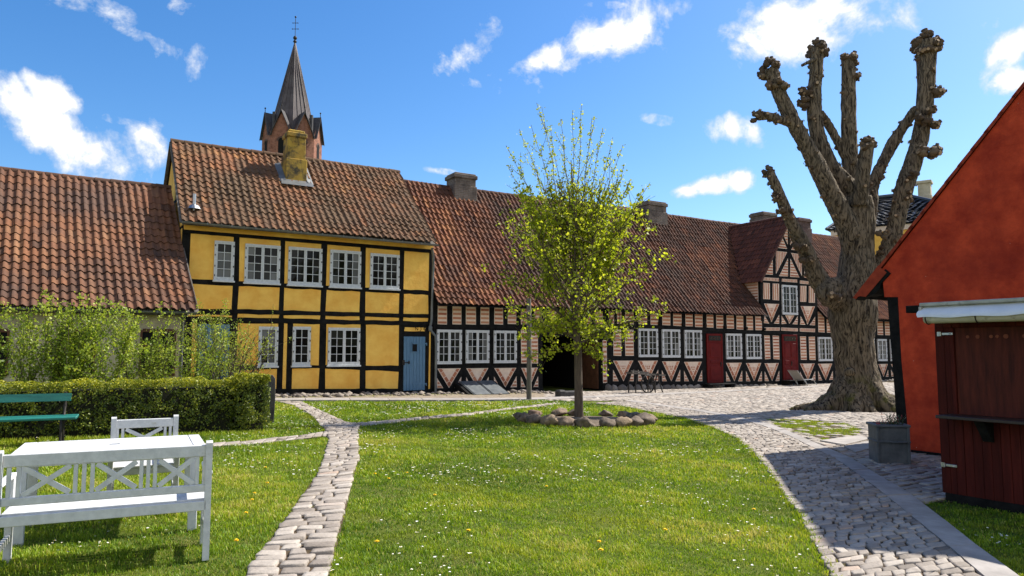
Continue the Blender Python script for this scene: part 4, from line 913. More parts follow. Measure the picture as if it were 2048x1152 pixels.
for i in range(90):
    c = (random.uniform(.08, pw-.05), random.uniform(.08, pw-.08)); h = random.uniform(.10, .26) if c[0] > pw*.45 else random.uniform(.05, .12)
    fl_ = random.random() < .25; d = Vector((random.uniform(-.4, .4), random.uniform(-.4, .4), 1))
    for k in range(9):
        f = k/9; blade(Vector((c[0], c[1], ph-.08))+d*h*f, (random.uniform(-1, 1), random.uniform(-1, 1), .8), .045, .006, (random.uniform(.91, 1) if fl_ and f > .5 else random.uniform(0, .85)))
mesh_np('heather', V_, F_, R_, MT['heath'], pt)

# ================================================================== white garden furniture
def slat_back(w, x0, x1, z0, z1, pattern, y=0, th=.022):
    """pattern: list of ('s', f) slats or ('x', f0, f1) crosses"""
    for p in pattern:
        if p[0] == 's': x = x0+(x1-x0)*p[1]; w.box(x-.013, x+.013, y-th/2, y+th/2, z0, z1, b=.003)
        else:
            a, c = x0+(x1-x0)*p[1], x0+(x1-x0)*p[2]; w.bar((a, y, z0+.01), (c, y, z1-.01), .034, th); w.bar((a, y+.002, z1-.01), (c, y+.002, z0+.01), .034, th*.9)
def seat_piece(name, loc, rz, W, D, Hh, pattern, label, cat, group=None, arm=.65):
    """garden bench / armchair; backrest at y=0, seat toward +y"""
    t = empty(name, loc, rz, label, cat, group); pw = .062; m_ = MT['white']
    for x in (0, W-pw):
        q = MB(); q.prism([(0, 0), (pw, 0), (pw*.85, Hh*.5), (pw*.75, Hh-.015), (pw*.55, Hh), (pw*.2, Hh), (-.01, Hh-.015), (0, Hh*.5)], x, x+pw*.75, axis='x'); q.build('back_post', m_, t)
        q = MB(); q.box(x, x+pw*.75, D-pw, D, 0, arm-.03, b=.004); q.build('leg', m_, t)
        q = MB(); q.box(x-.006, x+pw*.75+.006, .03, D+.03, arm-.03, arm, b=.008); q.build('armrest', m_, t)
        q = MB(); q.box(x+.01, x+.042, pw, D-pw, .17, .215, b=.003); q.build('stretcher', m_, t)
    xa, xb = pw*.75, W-pw*.75
    q = MB(); q.box(xa, xb, .008, .04, Hh-.115, Hh-.03, b=.005); q.box(xa, xb, .008, .04, .50, .555, b=.005); slat_back(q, xa, xb, .555, Hh-.115, pattern, .024); q.build('backrest', m_, t)
    q = MB(); q.box(xa, xb, .0, .03, .365, .435, b=.004); q.box(xa, xb, D-.04, D-.01, .365, .425, b=.004)
    for x in (xa, xb-.025): q.box(x, x+.025, .03, D-.04, .365, .42)
    q.build('seat_frame', m_, t)
    q = MB(); n = int(round((D-.02)/.078))
    for i in range(n): y = .034+(D-.03)*i/n; q.box(xa+.002, xb-.002, y, y+(D-.03)/n-.012, .426, .448, b=.004)
    q.build('seat', m_, t); return t
bp = G(417, 1120); FA = rad(25)                     # bench: right rear post foot
W = 1.378; c_, s_ = math.cos(FA), math.sin(FA)
seat_piece('garden_bench', (bp.x-W*c_+.02, bp.y-W*s_, gz(bp.x)), FA, W, .54, .875, [('s', .03), ('s', .075), ('x', .095, .31), ('s', .335), ('s', .375), ('s', .415), ('x', .435, .63), ('s', .655), ('s', .69), ('s', .725), ('x', .745, .925), ('s', .945), ('s', .985)], 'white wooden garden bench with crossed back panels, seen from behind at the table', 'bench')
tr = atY(412, 889, 6.38); Tf = Frame((tr.x, tr.y), rad(27)); tw_, td_ = 1.42, .86; tz_ = .73
tb = empty('garden_table', (*Tf.wor((-tw_, 0, 0))[:2], gz(tr.x)), rad(27), 'white rectangular slatted garden table on the lawn', 'table')
q = MB(); f = .1
for (x0, x1, y0, y1) in ((0, f, 0, td_), (tw_-f, tw_, 0, td_), (f+.002, tw_-f-.002, 0, f*.8), (f+.002, tw_-f-.002, td_-f*.8, td_)): q.box(x0, x1, y0, y1, tz_-.028, tz_, b=.005)
n = 9
for i in range(n):
    y = f*.8+.003+(td_-1.6*f-.006)*i/n; y2 = y+(td_-1.6*f-.006)/n-.005
    if i == n//2: q.box(f+.003, tw_/2-.04, y, y2, tz_-.026, tz_-.001, b=.003); q.box(tw_/2+.04, tw_-f-.003, y, y2, tz_-.026, tz_-.001, b=.003)
    else: q.box(f+.003, tw_-f-.003, y, y2, tz_-.026, tz_-.001, b=.003)
q.build('tabletop', MT['white'], tb)
q = MB()
for (x0, x1, y0, y1) in ((.08, tw_-.08, .06, .085), (.08, tw_-.08, td_-.085, td_-.06), (.07, .095, .085, td_-.085), (tw_-.095, tw_-.07, .085, td_-.085)): q.box(x0, x1, y0, y1, tz_-.11, tz_-.03, b=.003)
q.build('apron', MT['white'], tb)
for x in (.05, tw_-.12):
    for y in (.045, td_-.115): q = MB(); q.box(x, x+.07, y, y+.07, 0, tz_-.03, b=.004); q.build('leg', MT['white'], tb)
cl = atY(357, 834, 7.55); ca = rad(27)+math.pi     # chair faces the viewer
seat_piece('garden_chair', (cl.x, cl.y, gz(cl.x)), ca, .62, .52, .87, [('s', .05), ('s', .14), ('x', .19, .81), ('s', .86), ('s', .95)], 'white wooden armchair with crossed back panel across the table', 'chair')

# ================================================================== green bench by the hedge
gb_ = G(128, 893); GA_ = rad(26); gt = empty('park_bench', (gb_.x, gb_.y, gb_.z), GA_, 'green plank bench with iron legs in front of the clipped hedge', 'bench')
MT['green'] = simple('green_bench_paint', (.008, .12, .10), (.018, .19, .15), 2.5, .45, 26, .3, .006, (1, 6, 6), spec=.45, dirt=(.14, .2, .17), dscale=7, dlo=.68, dhi=.76)
for y in (.0, .12, .24, .36): q = MB(); q.box(-1.7, .14, y, y+.105, .40+.01*(y > .3), .44+.01*(y > .3), b=.008); q.build('seat_slat', MT['green'], gt)
for z in (.72,): q = MB(); q.bar((-1.7, .46, z), (.02, .46, z), .12, .04, (0, 1, -.15)); q.build('back_slat', MT['green'], gt)
for x in (-.06, -1.5):
    q = MB(); q.tube([(x, .02, 0), (x, .06, .2), (x, .02, .39), (x, .2, .40), (x, .38, .40), (x, .44, .5), (x, .50, .62), (x, .49, .8)], .022, 8); q.tube([(x, .44, 0), (x, .36, .2), (x, .40, .4)], .022, 8)
    q.tube([(x, .4, .42), (x, .5, .46), (x, .52, .54), (x, .46, .58)], .016, 7); q.build('iron_leg', MT['iron'], gt)

# ================================================================== smaller things along the fronts
# cellar hatch
hf = Frame(H.wor((0, 0, 0))[:2], TH); a = H.loc(G(958, 801)); ct = empty('cellar_hatch', H.wor((H.on(915, 790, 0)[0], -1.17, gz(-1))), TH, 'sloping pair of grey metal cellar doors against the striped front', 'cellar hatch')
hz_ = .42; dY = 1.15; q = MB(); q.prism([(0, 0), (dY, 0), (dY, hz_)], -.12, -.0, axis='x'); q.prism([(0, 0), (dY, 0), (dY, hz_)], 1.46, 1.54, axis='x'); q.prism([(.02, -.01), (dY, -.01), (dY, hz_-.05)], 0, 1.46, axis='x'); q.build('frame', MT['timber'], ct)
for x in (.02, .75):
    q = MB(); q.add([(x, -.06, .03), (x+.69, -.06, .03), (x+.69, dY-.02, hz_+.03), (x, dY-.02, hz_+.03), (x, -.06, .0), (x+.69, -.06, .0), (x+.69, dY-.02, hz_), (x, dY-.02, hz_)], [(0, 1, 2, 3), (4, 7, 6, 5), (0, 4, 5, 1), (1, 5, 6, 2), (2, 6, 7, 3), (3, 7, 4, 0)])
    q.bar((x+.06, -.06, .04), (x+.06, dY-.1, hz_+.02), .05, .015, (0, -.3, 1)); q.build('door_panel', MT['zinc'], ct)
# wooden post
p0 = G(1058, 800); pst = MB(); pst.tube([(0, 0, -.1), (.01, 0, 1.5), (0, .01, 3.3)], [.085, .08, .075], 10); o = pst.build('wooden_post', MT['wood']); o.location = p0; tag(o, 'slim grey wooden post standing in front of the gateway', 'post')
# curb stone in the gateway
p0 = G(1137, 793); q = MB(); q.box(-.42, .42, -.14, .14, -.05, .2, b=.04); q.box(-.5, -.2, -.16, .16, -.05, .24, b=.05); o = q.build('kerb_stone', simple('dark_stone', (.03, .03, .03), (.06, .055, .05), 6, .8, 30, .5, .02)); o.location = p0; o.rotation_euler = (0, 0, TH); tag(o, 'low dark kerb block in the mouth of the gateway', 'kerb block')
# grindstone bench
p0 = G(1293, 786); p0 = H.wor((H.loc(p0).x-.1, H.loc(G(1290, 786)).y, 0)); gs = empty('grindstone_stand', (p0.x, p0.y, gz(p0.x)), TH, 'rusty iron stand with spoked wheel and plank top against the plinth', 'stand')
q = MB(); q.bar((-.75, 0, .80), (.95, 0, .68), .06, .42, (0, 1, 0)); q.bar((-.78, -.15, .88), (.1, -.15, .80), .05, .06); q.build('plank_top', MT['wood'], gs)
q = MB(); q.tube([(.02+.34*math.cos(t), -.2, .36+.34*math.sin(t)) for t in np.linspace(0, 2*math.pi, 25)], .028, 6, cap=False)
for t in np.linspace(0, math.pi, 4)[:-1]: q.tube([(.02+.34*math.cos(t), -.2, .36+.34*math.sin(t)), (.02-.34*math.cos(t), -.2, .36-.34*math.sin(t))], .014, 5)
q.build('wheel', MT['iron'], gs)
for (x0, x1) in ((-.5, -.62), (.5, .38), (.55, .78)):
    for y in (-.22, .2): q = MB(); q.tube([(x1, y, 0), ((x0+x1)/2-.06, y, .4), (x0, y, .76)], .025, 6); q.build('leg', MT['iron'], gs)
# steps before the red doors
def step(px0, px1, py, d, label, hh=.15):
    a = LF.on(px0, py, -.3)[0]; c = LF.on(px1, py, -.3)[0]; w = LF.wor(((a+c)/2, -.34, 0)); q = MB(); l = (c-a)/2
    q.box(-l, l, -.3, .2, hh-.05, hh, b=.01); q.box(-l+.03, -l+.25, -.22, .2, -.1, hh-.052); q.box(l-.25, l-.03, -.22, .2, -.1, hh-.052)
    o = q.build('door_step', MT['timber'] if d else MT['stone']); o.location = (w.x, w.y, gz(w.x)+.05); o.rotation_euler = (0, 0, TH); tag(o, label, 'step', 'steps before the red doors')
step(1409, 1462, 772, True, 'long dark plank step beneath the single red door'); step(1568, 1604, 767, True, 'short dark step beneath the double red door in the gabled bay', .2)
# sun lounger
sl0 = LF.on(1600, 770, -.9); w = LF.wor((sl0[0], -1.0, 0)); dk = empty('deck_chair', (w.x, w.y, gz(w.x)+.0), TH, 'folding lounger of grey fabric and silver tube before the double red door', 'lounger')
q = MB(); q.add([(-.62, -.25, .72), (-.62, .25, .72), (-.2, .25, .3), (-.2, -.25, .3), (.45, -.25, .3), (.45, .25, .3)], [(0, 1, 2, 3), (3, 2, 5, 4)]); q.build('fabric', simple('grey_fabric', (.3, .29, .27), (.38, .37, .34), 30, .9, 60, .3, .004), dk)
q = MB()
for y in (-.27, .27):
    q.tube([(-.65, y, .75), (-.22, y, .31), (.5, y, .31)], .016, 6); q.tube([(-.4, y, .5), (.1, y, .0), (.75, y, .0)], .015, 6); q.tube([(.5, y, .31), (.8, y, .0)], .015, 6); q.tube([(-.1, y, .3), (.1, y, .0)], .014, 6)
for a in ((-.65, .75), (.5, .31), (.78, .01), (.1, .01)): q.tube([(a[0], -.27, a[1]), (a[0], .27, a[1])], .014, 6)
q.build('tube_frame', MT['silver'], dk)
# standing stone slab at the end of the hedge
p0 = G(549, 846); q = MB(); zt = 1.06
q.prism([(-.85, 0), (-.02, 0), (0, .5), (-.01, zt-.1), (-.06, zt-.03), (-.4, zt+.02), (-.86, zt)], -.06, .07)
m_ = simple('slate_slab', (.05, .046, .045), (.11, .10, .09), 5, .8, 26, .6, .02, dirt=(.2, .18, .16), dscale=4, dlo=.62, dhi=.74)
o = q.build('stone_slab', m_); o.location = (p0.x, p0.y, gz(p0.x)-.05); o.rotation_euler = (0, 0, rad(16)); tag(o, 'upright dark stone slab at the end of the clipped hedge', 'stone slab')
# boulders round the young tree
rng = random.Random(5); RC = Vector((1.66, 16.80, 0)); bcol = [(.15, .115, .085), (.20, .145, .10), (.26, .19, .12), (.13, .125, .115), (.18, .12, .085)]
bm_ = [simple('boulder_%d' % i, tuple(x*.55 for x in c), tuple(x*1.3 for x in c), 6, .88, 30, .8, .02, kind='Object', dirt=tuple(x*.5 for x in c), dscale=6, dlo=.6, dhi=.75) for i, c in enumerate(bcol)]
ORD = ['first', 'second', 'third', 'fourth', 'fifth', 'sixth', 'seventh', 'eighth', 'ninth', 'tenth', 'eleventh', 'twelfth', 'thirteenth', 'fourteenth']
nb = 23; spots = []
for i in range(nb):
    a = 2*math.pi*(i+rng.uniform(-.12, .12))/nb; front = math.sin(a) < -.05
    if not front and rng.random() < .22: continue
    spots.append((RC.x+1.47*math.cos(a), RC.y+1.30*math.sin(a), a, front))
for fr_ in (True, False):
    for i, (x, y, a, _) in enumerate(sorted(s for s in spots if s[3] == fr_)):
        big = math.sin(a) < -.3; r = rng.uniform(.18, .225) if big else rng.uniform(.15, .21)
        q = MB(); q.blob((0, 0, 0), r, 3, (1.12, .95, .70 if big else .52), .26, 1.3, i+3+40*fr_, a+1.57, flat=.5, cuts=9); o = q.build('boulder', bm_[rng.choice([0, 0, 1, 1, 2, 3, 4])]); o.location = (x, y, gz(x)+.09); o.rotation_euler = (rng.uniform(-.25, .25), rng.uniform(-.25, .25), 0)
        tag(o, '%s fieldstone from the left in the %s half of the ring round the young tree' % (ORD[i], 'near' if fr_ else 'far'), 'boulder', 'boulders ringing the young tree')
# ================================================================== foliage tools
def leaves_mesh(name, P, size, rnd, mat, parent, shape=6, flat=.0, asp=1.0, nrm=None):
    """one small leaf per point, random orientation"""
    P = np.asarray(P, np.float64); n = len(P); N = RNG.normal(size=(n, 3)); N[:, 2] = N[:, 2]+flat
    if nrm is not None: N = N*.7+np.asarray(nrm)*1.2
    N /= np.linalg.norm(N, axis=1)[:, None]; T = np.cross(N, RNG.normal(size=(n, 3))); T /= np.linalg.norm(T, axis=1)[:, None]; B = np.cross(N, T)
    s = np.asarray(size).reshape(-1, 1)*np.ones((n, 1)); k = shape; an = np.arange(k)*2*math.pi/k
    rr = np.ones(k); 
    if k == 6: rr = np.array([1.15, .95, .9, .75, .9, .95])
    V_ = np.empty((n, k, 3))
    for j in range(k): V_[:, j] = P+T*s*(rr[j]*math.cos(an[j]))+B*s*(rr[j]*asp*math.sin(an[j]))+N*s*(.22*abs(math.sin(an[j])))
    F_ = np.arange(n*k).reshape(n, k); return mesh_np(name, V_.reshape(-1, 3), F_, rnd, mat, parent)
MT['leaf_y'] = rndmat('spring_linden_leaf', [(0, (.15, .21, .012)), (.5, (.34, .39, .022)), (1, (.52, .52, .05))], .5, bstr=0, trans=.52, tboost=1.35, fine=0, spec=.35)
MT['leaf_s'] = rndmat('shrub_leaf', [(0, (.10, .16, .014)), (.5, (.25, .33, .03)), (1, (.44, .47, .07))], .5, bstr=0, trans=.4, tboost=1.3, fine=0, spec=.35)
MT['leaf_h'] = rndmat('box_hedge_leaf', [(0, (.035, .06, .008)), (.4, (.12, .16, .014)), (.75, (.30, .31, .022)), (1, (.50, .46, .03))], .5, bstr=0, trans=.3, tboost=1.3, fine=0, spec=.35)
MT['twig'] = simple('young_bark', (.07, .05, .035), (.13, .095, .065), 6, .85, 40, .4, .006, (3, 3, .6), kind='Object')
MT['twig_d'] = simple('dark_twigs', (.05, .036, .026), (.10, .075, .055), 6, .85, 40, .3, .005)

# ================================================================== young tree on the lawn
yb = atY(1157, 836, 17.35); yt = empty('young_tree', (yb.x, yb.y, gz(yb.x)), 0, 'slim young tree with fresh yellow-green leaves inside the stone ring', 'tree')
def tp(px, py, dy=0): p = atY(px, py, yb.y+dy); return Vector((p.x-yb.x, p.y-yb.y, p.z-gz(yb.x)))
rt = random.Random(21); br = MB(); LP, LS, LR_ = [], [], []
ctrl = [tp(1158, 838), tp(1157, 770, .02), tp(1156, 700, .03), tp(1150, 640, .02), tp(1148, 560, 0), tp(1150, 470, -.02), tp(1146, 400, 0), tp(1144, 360, .03), tp(1142, 320, .02)]
trk = MB(); trk.tube(ctrl, [.115, .098, .09, .078, .058, .045, .032, .02, .009], 12, wob=.04); trk.build('trunk', MT['twig'], yt)
def curve(p, d, L, n, up, wob, rnd=rt):
    pts = [Vector(p)]; d = Vector(d).normalized()
    for i in range(n):
        d = (d+Vector((rnd.gauss(0, wob), rnd.gauss(0, wob), up+rnd.gauss(0, wob*.6)))).normalized(); pts.append(pts[-1]+d*(L/n))
    return pts
def crown_half(z):          # half width of the crown against height above ground
    xs = [1.0, 1.5, 2.0, 2.6, 3.1, 3.7, 4.4, 5.2, 6.0, 6.8, 7.6]; ys = [.55, 1.0, 1.6, 2.0, 2.1, 2.0, 1.85, 1.75, 1.55, 1.2, .6]
    return float(np.interp(z, xs, ys))
def leafy(pts, dens, spread, start=.25, z_sparse=5.05):
    L = sum((b-a).length for a, b in zip(pts, pts[1:])); n = max(1, int(L*dens))
    for i in range(n):
        f = start+(1-start)*rt.random(); k = min(len(pts)-2, int(f*(len(pts)-1))); q = pts[k].lerp(pts[k+1], f*(len(pts)-1)-k)
        sparse = q.z > z_sparse
        if sparse and rt.random() < .45: continue
        sp = spread*(.45 if sparse else 1); c = q+Vector((rt.gauss(0, sp), rt.gauss(0, sp), rt.gauss(-.01, sp)))
        for j in range(rt.randint(2, 4) if not sparse else rt.randint(1, 3)):
            s = .034 if not sparse else .026
            LP.append(c+Vector((rt.gauss(0, s), rt.gauss(0, s), rt.gauss(0, s)))); LS.append(rt.uniform(.019, .040)*(1 if not sparse else .72)); LR_.append(min(1, max(0, rt.gauss(.5, .24))))
def sub(pts, r0, depth, dens):
    n = len(pts); br.tube(pts, [max(.004, r0*(1-.85*i/(n-1))) for i in range(n)], 6 if r0 > .015 else 4, cap=False)
    if depth == 0: leafy(pts, dens, .055, .1); return
    leafy(pts, dens*.4, .06, .4)
    L = sum((b-a).length for a, b in zip(pts, pts[1:])); m_ = int(5+L*5.5)
    for i in range(m_):
        f = .18+.8*(i+rt.random())/m_; k = min(n-2, int(f*(n-1))); q = pts[k]; d = (pts[k+1]-pts[k]).normalized()
        s = Vector((rt.gauss(0, 1), rt.gauss(0, 1), rt.gauss(.25, .5))).normalized(); nd_ = (d*.75+s*.8).normalized()
        sub(curve(q, nd_, L*rt.uniform(.25, .45)*(1.1-.6*f)+.12, 5, .05, .12), r0*.4, depth-1, dens)
nm = 30
for i in range(nm):
    f = (i/(nm-1))**.9; z = 1.75+2.75*f; az = i*2.399+rt.uniform(-.3, .3); hw = crown_half(z+.6)
    q = None
    for a, b in zip(ctrl, ctrl[1:]):
        if a.z <= z <= b.z: q = a.lerp(b, (z-a.z)/(b.z-a.z))
    el = rad(28+44*f); L = (hw*rt.uniform(.8, 1.05))/max(.35, math.cos(el+.12))
    d = Vector((math.cos(az)*math.cos(el), math.sin(az)*math.cos(el), math.sin(el)))
    L = min(L, 2.7, max(.9, (5.7-z)*1.05)); sub(curve(q, d, L, 8, .03+.02*f if z > 2.3 else -.025, .06), .030*(1-.6*f)+.006, 1, 7)
# drooping low twigs round the stem, and upright leading shoots
for i in range(16):
    z = rt.uniform(1.75, 2.7); az = rt.uniform(0, 6.28); q = ctrl[2].lerp(ctrl[3], min(1, max(0, (z-1.9)/.8)))
    sub(curve(q, (math.cos(az), math.sin(az), .2), rt.uniform(.6, 1.35), 7, -.085, .08), .010, 1, 12)
shoots = [(1075, 205), (1163, 210), (1100, 250), (1122, 240), (1183, 235), (1205, 255), (1037, 258), (1012, 290), (1247, 290), (1250, 330), (1260, 360), (1300, 365), (1015, 330), (1062, 250), (1145, 222), (1225, 275)]
for (px, py) in shoots:
    e = tp(px, py, rt.uniform(-.7, .7)); z0 = e.z*rt.uniform(.44, .56); off = Vector((e.x*.5, e.y*.45, 0)); s = Vector((ctrl[5].x*.5, 0, z0))+off*.75
    n = 9; pts = []
    for k in range(n+1): t = k/n; p = s.lerp(e, t); p += Vector((rt.gauss(0, .018), rt.gauss(0, .018), 0))-off*.25*math.sin(math.pi*t); pts.append(p)
    st = Vector((0, 0, max(2.2, z0-1.0))); pts = [st, st.lerp(pts[0], .5)+off*.1]+pts
    br.tube(pts, [max(.005, .020*(1-i/len(pts))) for i in range(len(pts))], 5, cap=False); leafy(pts, 40, .055, .22, 5.6)
    for k in range(8):
        j = rt.randint(3, len(pts)-3); d = (pts[j+1]-pts[j]).normalized(); sub(curve(pts[j], d+Vector((rt.gauss(0, .5), rt.gauss(0, .5), .1)), rt.uniform(.3, .8), 5, .06, .07), .007, 0, 36)
# extra foliage filling the middle of the crown
for i in range(560):
    z = rt.uniform(1.75, 5.5); hw = crown_half(z)*.97; a = rt.uniform(0, 6.28); r = hw*rt.random()**.42; c = Vector((r*math.cos(a), r*math.sin(a), z))
    if mnoise.noise(c*1.5) < -.05 or rt.random() < max(0, (z-4.6)*.9): continue
    t_ = Vector((rt.gauss(0, 1), rt.gauss(0, 1), rt.gauss(.3, .6))).normalized()*rt.uniform(.12, .3); br.tube([c-t_, c+t_*.6], [.004, .002], 3, cap=False)
    for j in range(rt.randint(2, 4)): q = c-t_+t_*1.7*rt.random(); LP.append(q+Vector((rt.gauss(0, .03), rt.gauss(0, .03), rt.gauss(-.01, .03)))); LS.append(rt.uniform(.022, .040)); LR_.append(min(1, max(0, rt.gauss(.5, .26))))
br.build('branches', MT['twig'], yt); leaves_mesh('crown', [tuple(p) for p in LP], LS, LR_, MT['leaf_y'], yt)

# ================================================================== old pollarded tree
ob = atY(1714, 818, 21.1); og = gz(ob.x); ot = empty('pollarded_tree', (ob.x, ob.y, og), 0, 'massive old pollarded tree with bare knobbly limbs and flared roots', 'tree')
def op(px, py, dy=0): p = atY(px, py, ob.y+dy); return Vector((p.x-ob.x, p.y-ob.y, p.z-og))
PXM = ob.y/FOC
wood = MB()
def limb(pts, n=14, sub_=4):
    """pts: (px,py,radius px,depth offset) -> smoothed tube"""
    P_ = [op(a, c, d) for a, c, r, d in pts]; R_ = [r*PXM*(.83 if pts is not TR else .94) for a, c, r, d in pts]; out, ro = [], []
    for i in range(len(P_)-1):
        p0 = P_[max(0, i-1)]; p1 = P_[i]; p2 = P_[i+1]; p3 = P_[min(len(P_)-1, i+2)]
        for k in range(sub_):
            t = k/sub_; out.append(.5*((2*p1)+(p2-p0)*t+(2*p0-5*p1+4*p2-p3)*t*t+(3*p1-p0-3*p2+p3)*t**3)); ro.append(R_[i]+(R_[i+1]-R_[i])*t)
    out.append(P_[-1]); ro.append(R_[-1])
    ro = [r*(1+.09*mnoise.noise(p*1.7)) for r, p in zip(ro, out)]
    wood.tube(out, ro, n); return out, ro
TR = [(1713, 840, 62, 0), (1716, 795, 53, 0), (1715, 759, 44, 0), (1711, 724, 39, 0), (1706, 682, 40, 0), (1705, 640, 46, 0), (1706, 605, 48, 0), (1712, 560, 40, 0), (1715, 500, 32, 0), (1717, 440, 31, 0), (1716, 395, 27, 0)]
limb(TR, 18)
LA = [(1690, 610, 26, -.1), (1662, 590, 26, -.3), (1638, 561, 22, -.5), (1603, 484, 15.5, -.8), (1575, 429, 12, -1.0), (1556, 380, 10, -1.1), (1538, 342, 9, -1.1)]
LB = [(1712, 520, 24, -.1), (1693, 450, 23, -.2), (1658, 380, 22, -.3), (1624, 311, 18, -.4), (1589, 248, 16, -.5), (1561, 193, 15, -.5), (1541, 138, 15, -.5)]
LB2 = [(1580, 245, 10, -.5), (1556, 238, 9, -.6), (1535, 232, 8.5, -.7), (1515, 232, 10, -.7)]
LC = [(1716, 430, 25, .0), (1705, 385, 23, .05), (1660, 332, 18, .1), (1636, 270, 17, .1), (1628, 205, 16, .1), (1632, 144, 15, .1), (1635, 98, 17, .1)]
LD = [(1712, 400, 20, .4), (1701, 340, 18, .5), (1697, 250, 17, .5), (1697, 180, 16, .5), (1697, 118, 15, .5)]
LD2 = [(1640, 225, 8, .3), (1660, 255, 9, .5), (1690, 312, 10, .5)]
LE_ = [(1718, 410, 18, -.3), (1726, 350, 15, -.5), (1735, 288, 14, -.6)]
LF_ = [(1722, 500, 24, .4), (1736, 420, 21, .6), (1747, 366, 14, .7), (1785, 288, 13, .7), (1834, 215, 10, .4)]
LG = [(1712, 625, 30, .1), (1724, 600, 28, .1), (1747, 556, 22, .1), (1765, 520, 19, .1), (1779, 490, 17, .1), (1790, 455, 18, .1), (1802, 405, 19, .1), (1812, 365, 20, .1), (1840, 280, 18, .1), (1852, 180, 18, .1), (1853, 130, 20, .1), (1854, 84, 23, .1)]
LIMBS = {k: limb(v) for k, v in dict(A=LA, B=LB, B2=LB2, C=LC, D=LD, D2=LD2, E=LE_, F=LF_, G=LG).items()}
ro = random.Random(9)
for i in range(11):                                 # root flare
    a = i*2*math.pi/11+ro.uniform(-.2, .2); L = ro.uniform(1.0, 1.4); pts = []
    for k in range(7): t = k/6; r = .22+(L-.22)*t; pts.append(Vector((r*math.cos(a+.3*t*math.sin(i)), r*math.sin(a+.3*t*math.sin(i)), .95*(1-t)**1.7-.05)))
    wood.tube(pts, [.27*(1-t)**.7+.06 for t in [k/6 for k in range(7)]], 10)
for (a, L) in ((rad(188), 1.7), (rad(196), 1.4), (rad(176), 1.3), (rad(-28), 1.9), (rad(-50), 1.4)):
    wood.tube([Vector(((.6+L*t)*math.cos(a)*.9, (.6+L*t)*math.sin(a), .28*(1-t)+.06*math.sin(9*t)-.02)) for t in np.linspace(0, 1, 8)], [.22*(1-t)+.04 for t in np.linspace(0, 1, 8)], 8)
wood.blob(op(1662, 586, -.75), .36, 3, (1, .8, 1.2), .3, 1.6, 3); wood.blob(op(1700, 745, -.82), .16, 2, (1, .6, .8), .2, 2, 5)
tmp = wood.build('trunk_base', MT['twig'])
md = tmp.modifiers.new('r', 'REMESH'); md.mode = 'VOXEL'; md.voxel_size = .036
dg = bpy.context.evaluated_depsgraph_get(); dg.update(); me = bpy.data.meshes.new_from_object(tmp.evaluated_get(dg)); bpy.data.objects.remove(tmp)
nv = len(me.vertices); co = np.empty(nv*3, np.float32); me.vertices.foreach_get('co', co); co = co.reshape(-1, 3); no = np.empty(nv*3, np.float32); me.vertex_normals.foreach_get('vector', no); no = no.reshape(-1, 3)
dsp = np.empty(nv, np.float32)
for i in range(nv):
    x, y, z = co[i]; flow = .25*mnoise.noise(Vector((x*.9, y*.9, z*.5))); v = Vector((x*13+flow*7, y*13-flow*7, z*1.6)); n1 = mnoise.noise(v); n2 = mnoise.noise(Vector((x*2.4, y*2.4, z*1.6)))
    dsp[i] = .026*(1-2*abs(n1))+.03*n2*(1.6 if z < 1.2 else .8)
co += no*dsp[:, None]; me.vertices.foreach_set('co', co.ravel()); me.polygons.foreach_set('use_smooth', np.ones(len(me.polygons), bool)); me.materials.clear()
m, nt = newmat('old_bark'); v = coords(nt, 'Object')
w1 = noise(nt, v, 1.4, 3); vv = nd(nt, 'ShaderNodeVectorMath', {'operation': 'MULTIPLY_ADD'}, i0=nd(nt, 'ShaderNodeCombineXYZ', None, X=w1, Y=w1, Z=w1).outputs[0], i1=(.35, -.35, .1), i2=v).outputs[0]
vs_ = nd(nt, 'ShaderNodeMapping', None, Vector=vv, Scale=(17, 17, 2.0)).outputs[0]
fu = noise(nt, vs_, 1.3, 6, .62); fur = ramp(nt, fu, [(.36, (0, 0, 0)), (.54, (1, 1, 1))])
c = mixc(nt, fur, (.016, .012, .009), (.20, .155, .102)); big = noise(nt, v, .8, 5)
c = mixc(nt, ramp(nt, big, [(.5, (0, 0, 0)), (.75, (.55, .55, .55))]), c, (.12, .10, .07), 'MIX')
gp_ = nd(nt, 'ShaderNodeSeparateXYZ', None, Vector=v)
mos = math_(nt, 'MULTIPLY', ramp(nt, noise(nt, v, 2.2, 6), [(.52, (0, 0, 0)), (.66, (1, 1, 1))]), ramp(nt, math_(nt, 'MULTIPLY', gp_.outputs[2], .6), [(.15, (1, 1, 1)), (.75, (0, 0, 0))]))
c = mixc(nt, mos, c, (.13, .125, .025)); finish(nt, c, .92, math_(nt, 'ADD', fur, math_(nt, 'MULTIPLY', noise(nt, v, 30), .4)), .9, .035, .2); MT['bark'] = m
me.materials.append(m); to_ = bpy.data.objects.new('trunk', me); link(to_, ot)
MT['knob'] = rndmat('knobbly_bark', [(0, (.05, .034, .022)), (.6, (.13, .09, .055)), (.78, (.17, .125, .075)), (.80, (.30, .21, .125)), (1, (.40, .29, .18))], .9, 30, .7, .02, kind='Object', fine=.35)
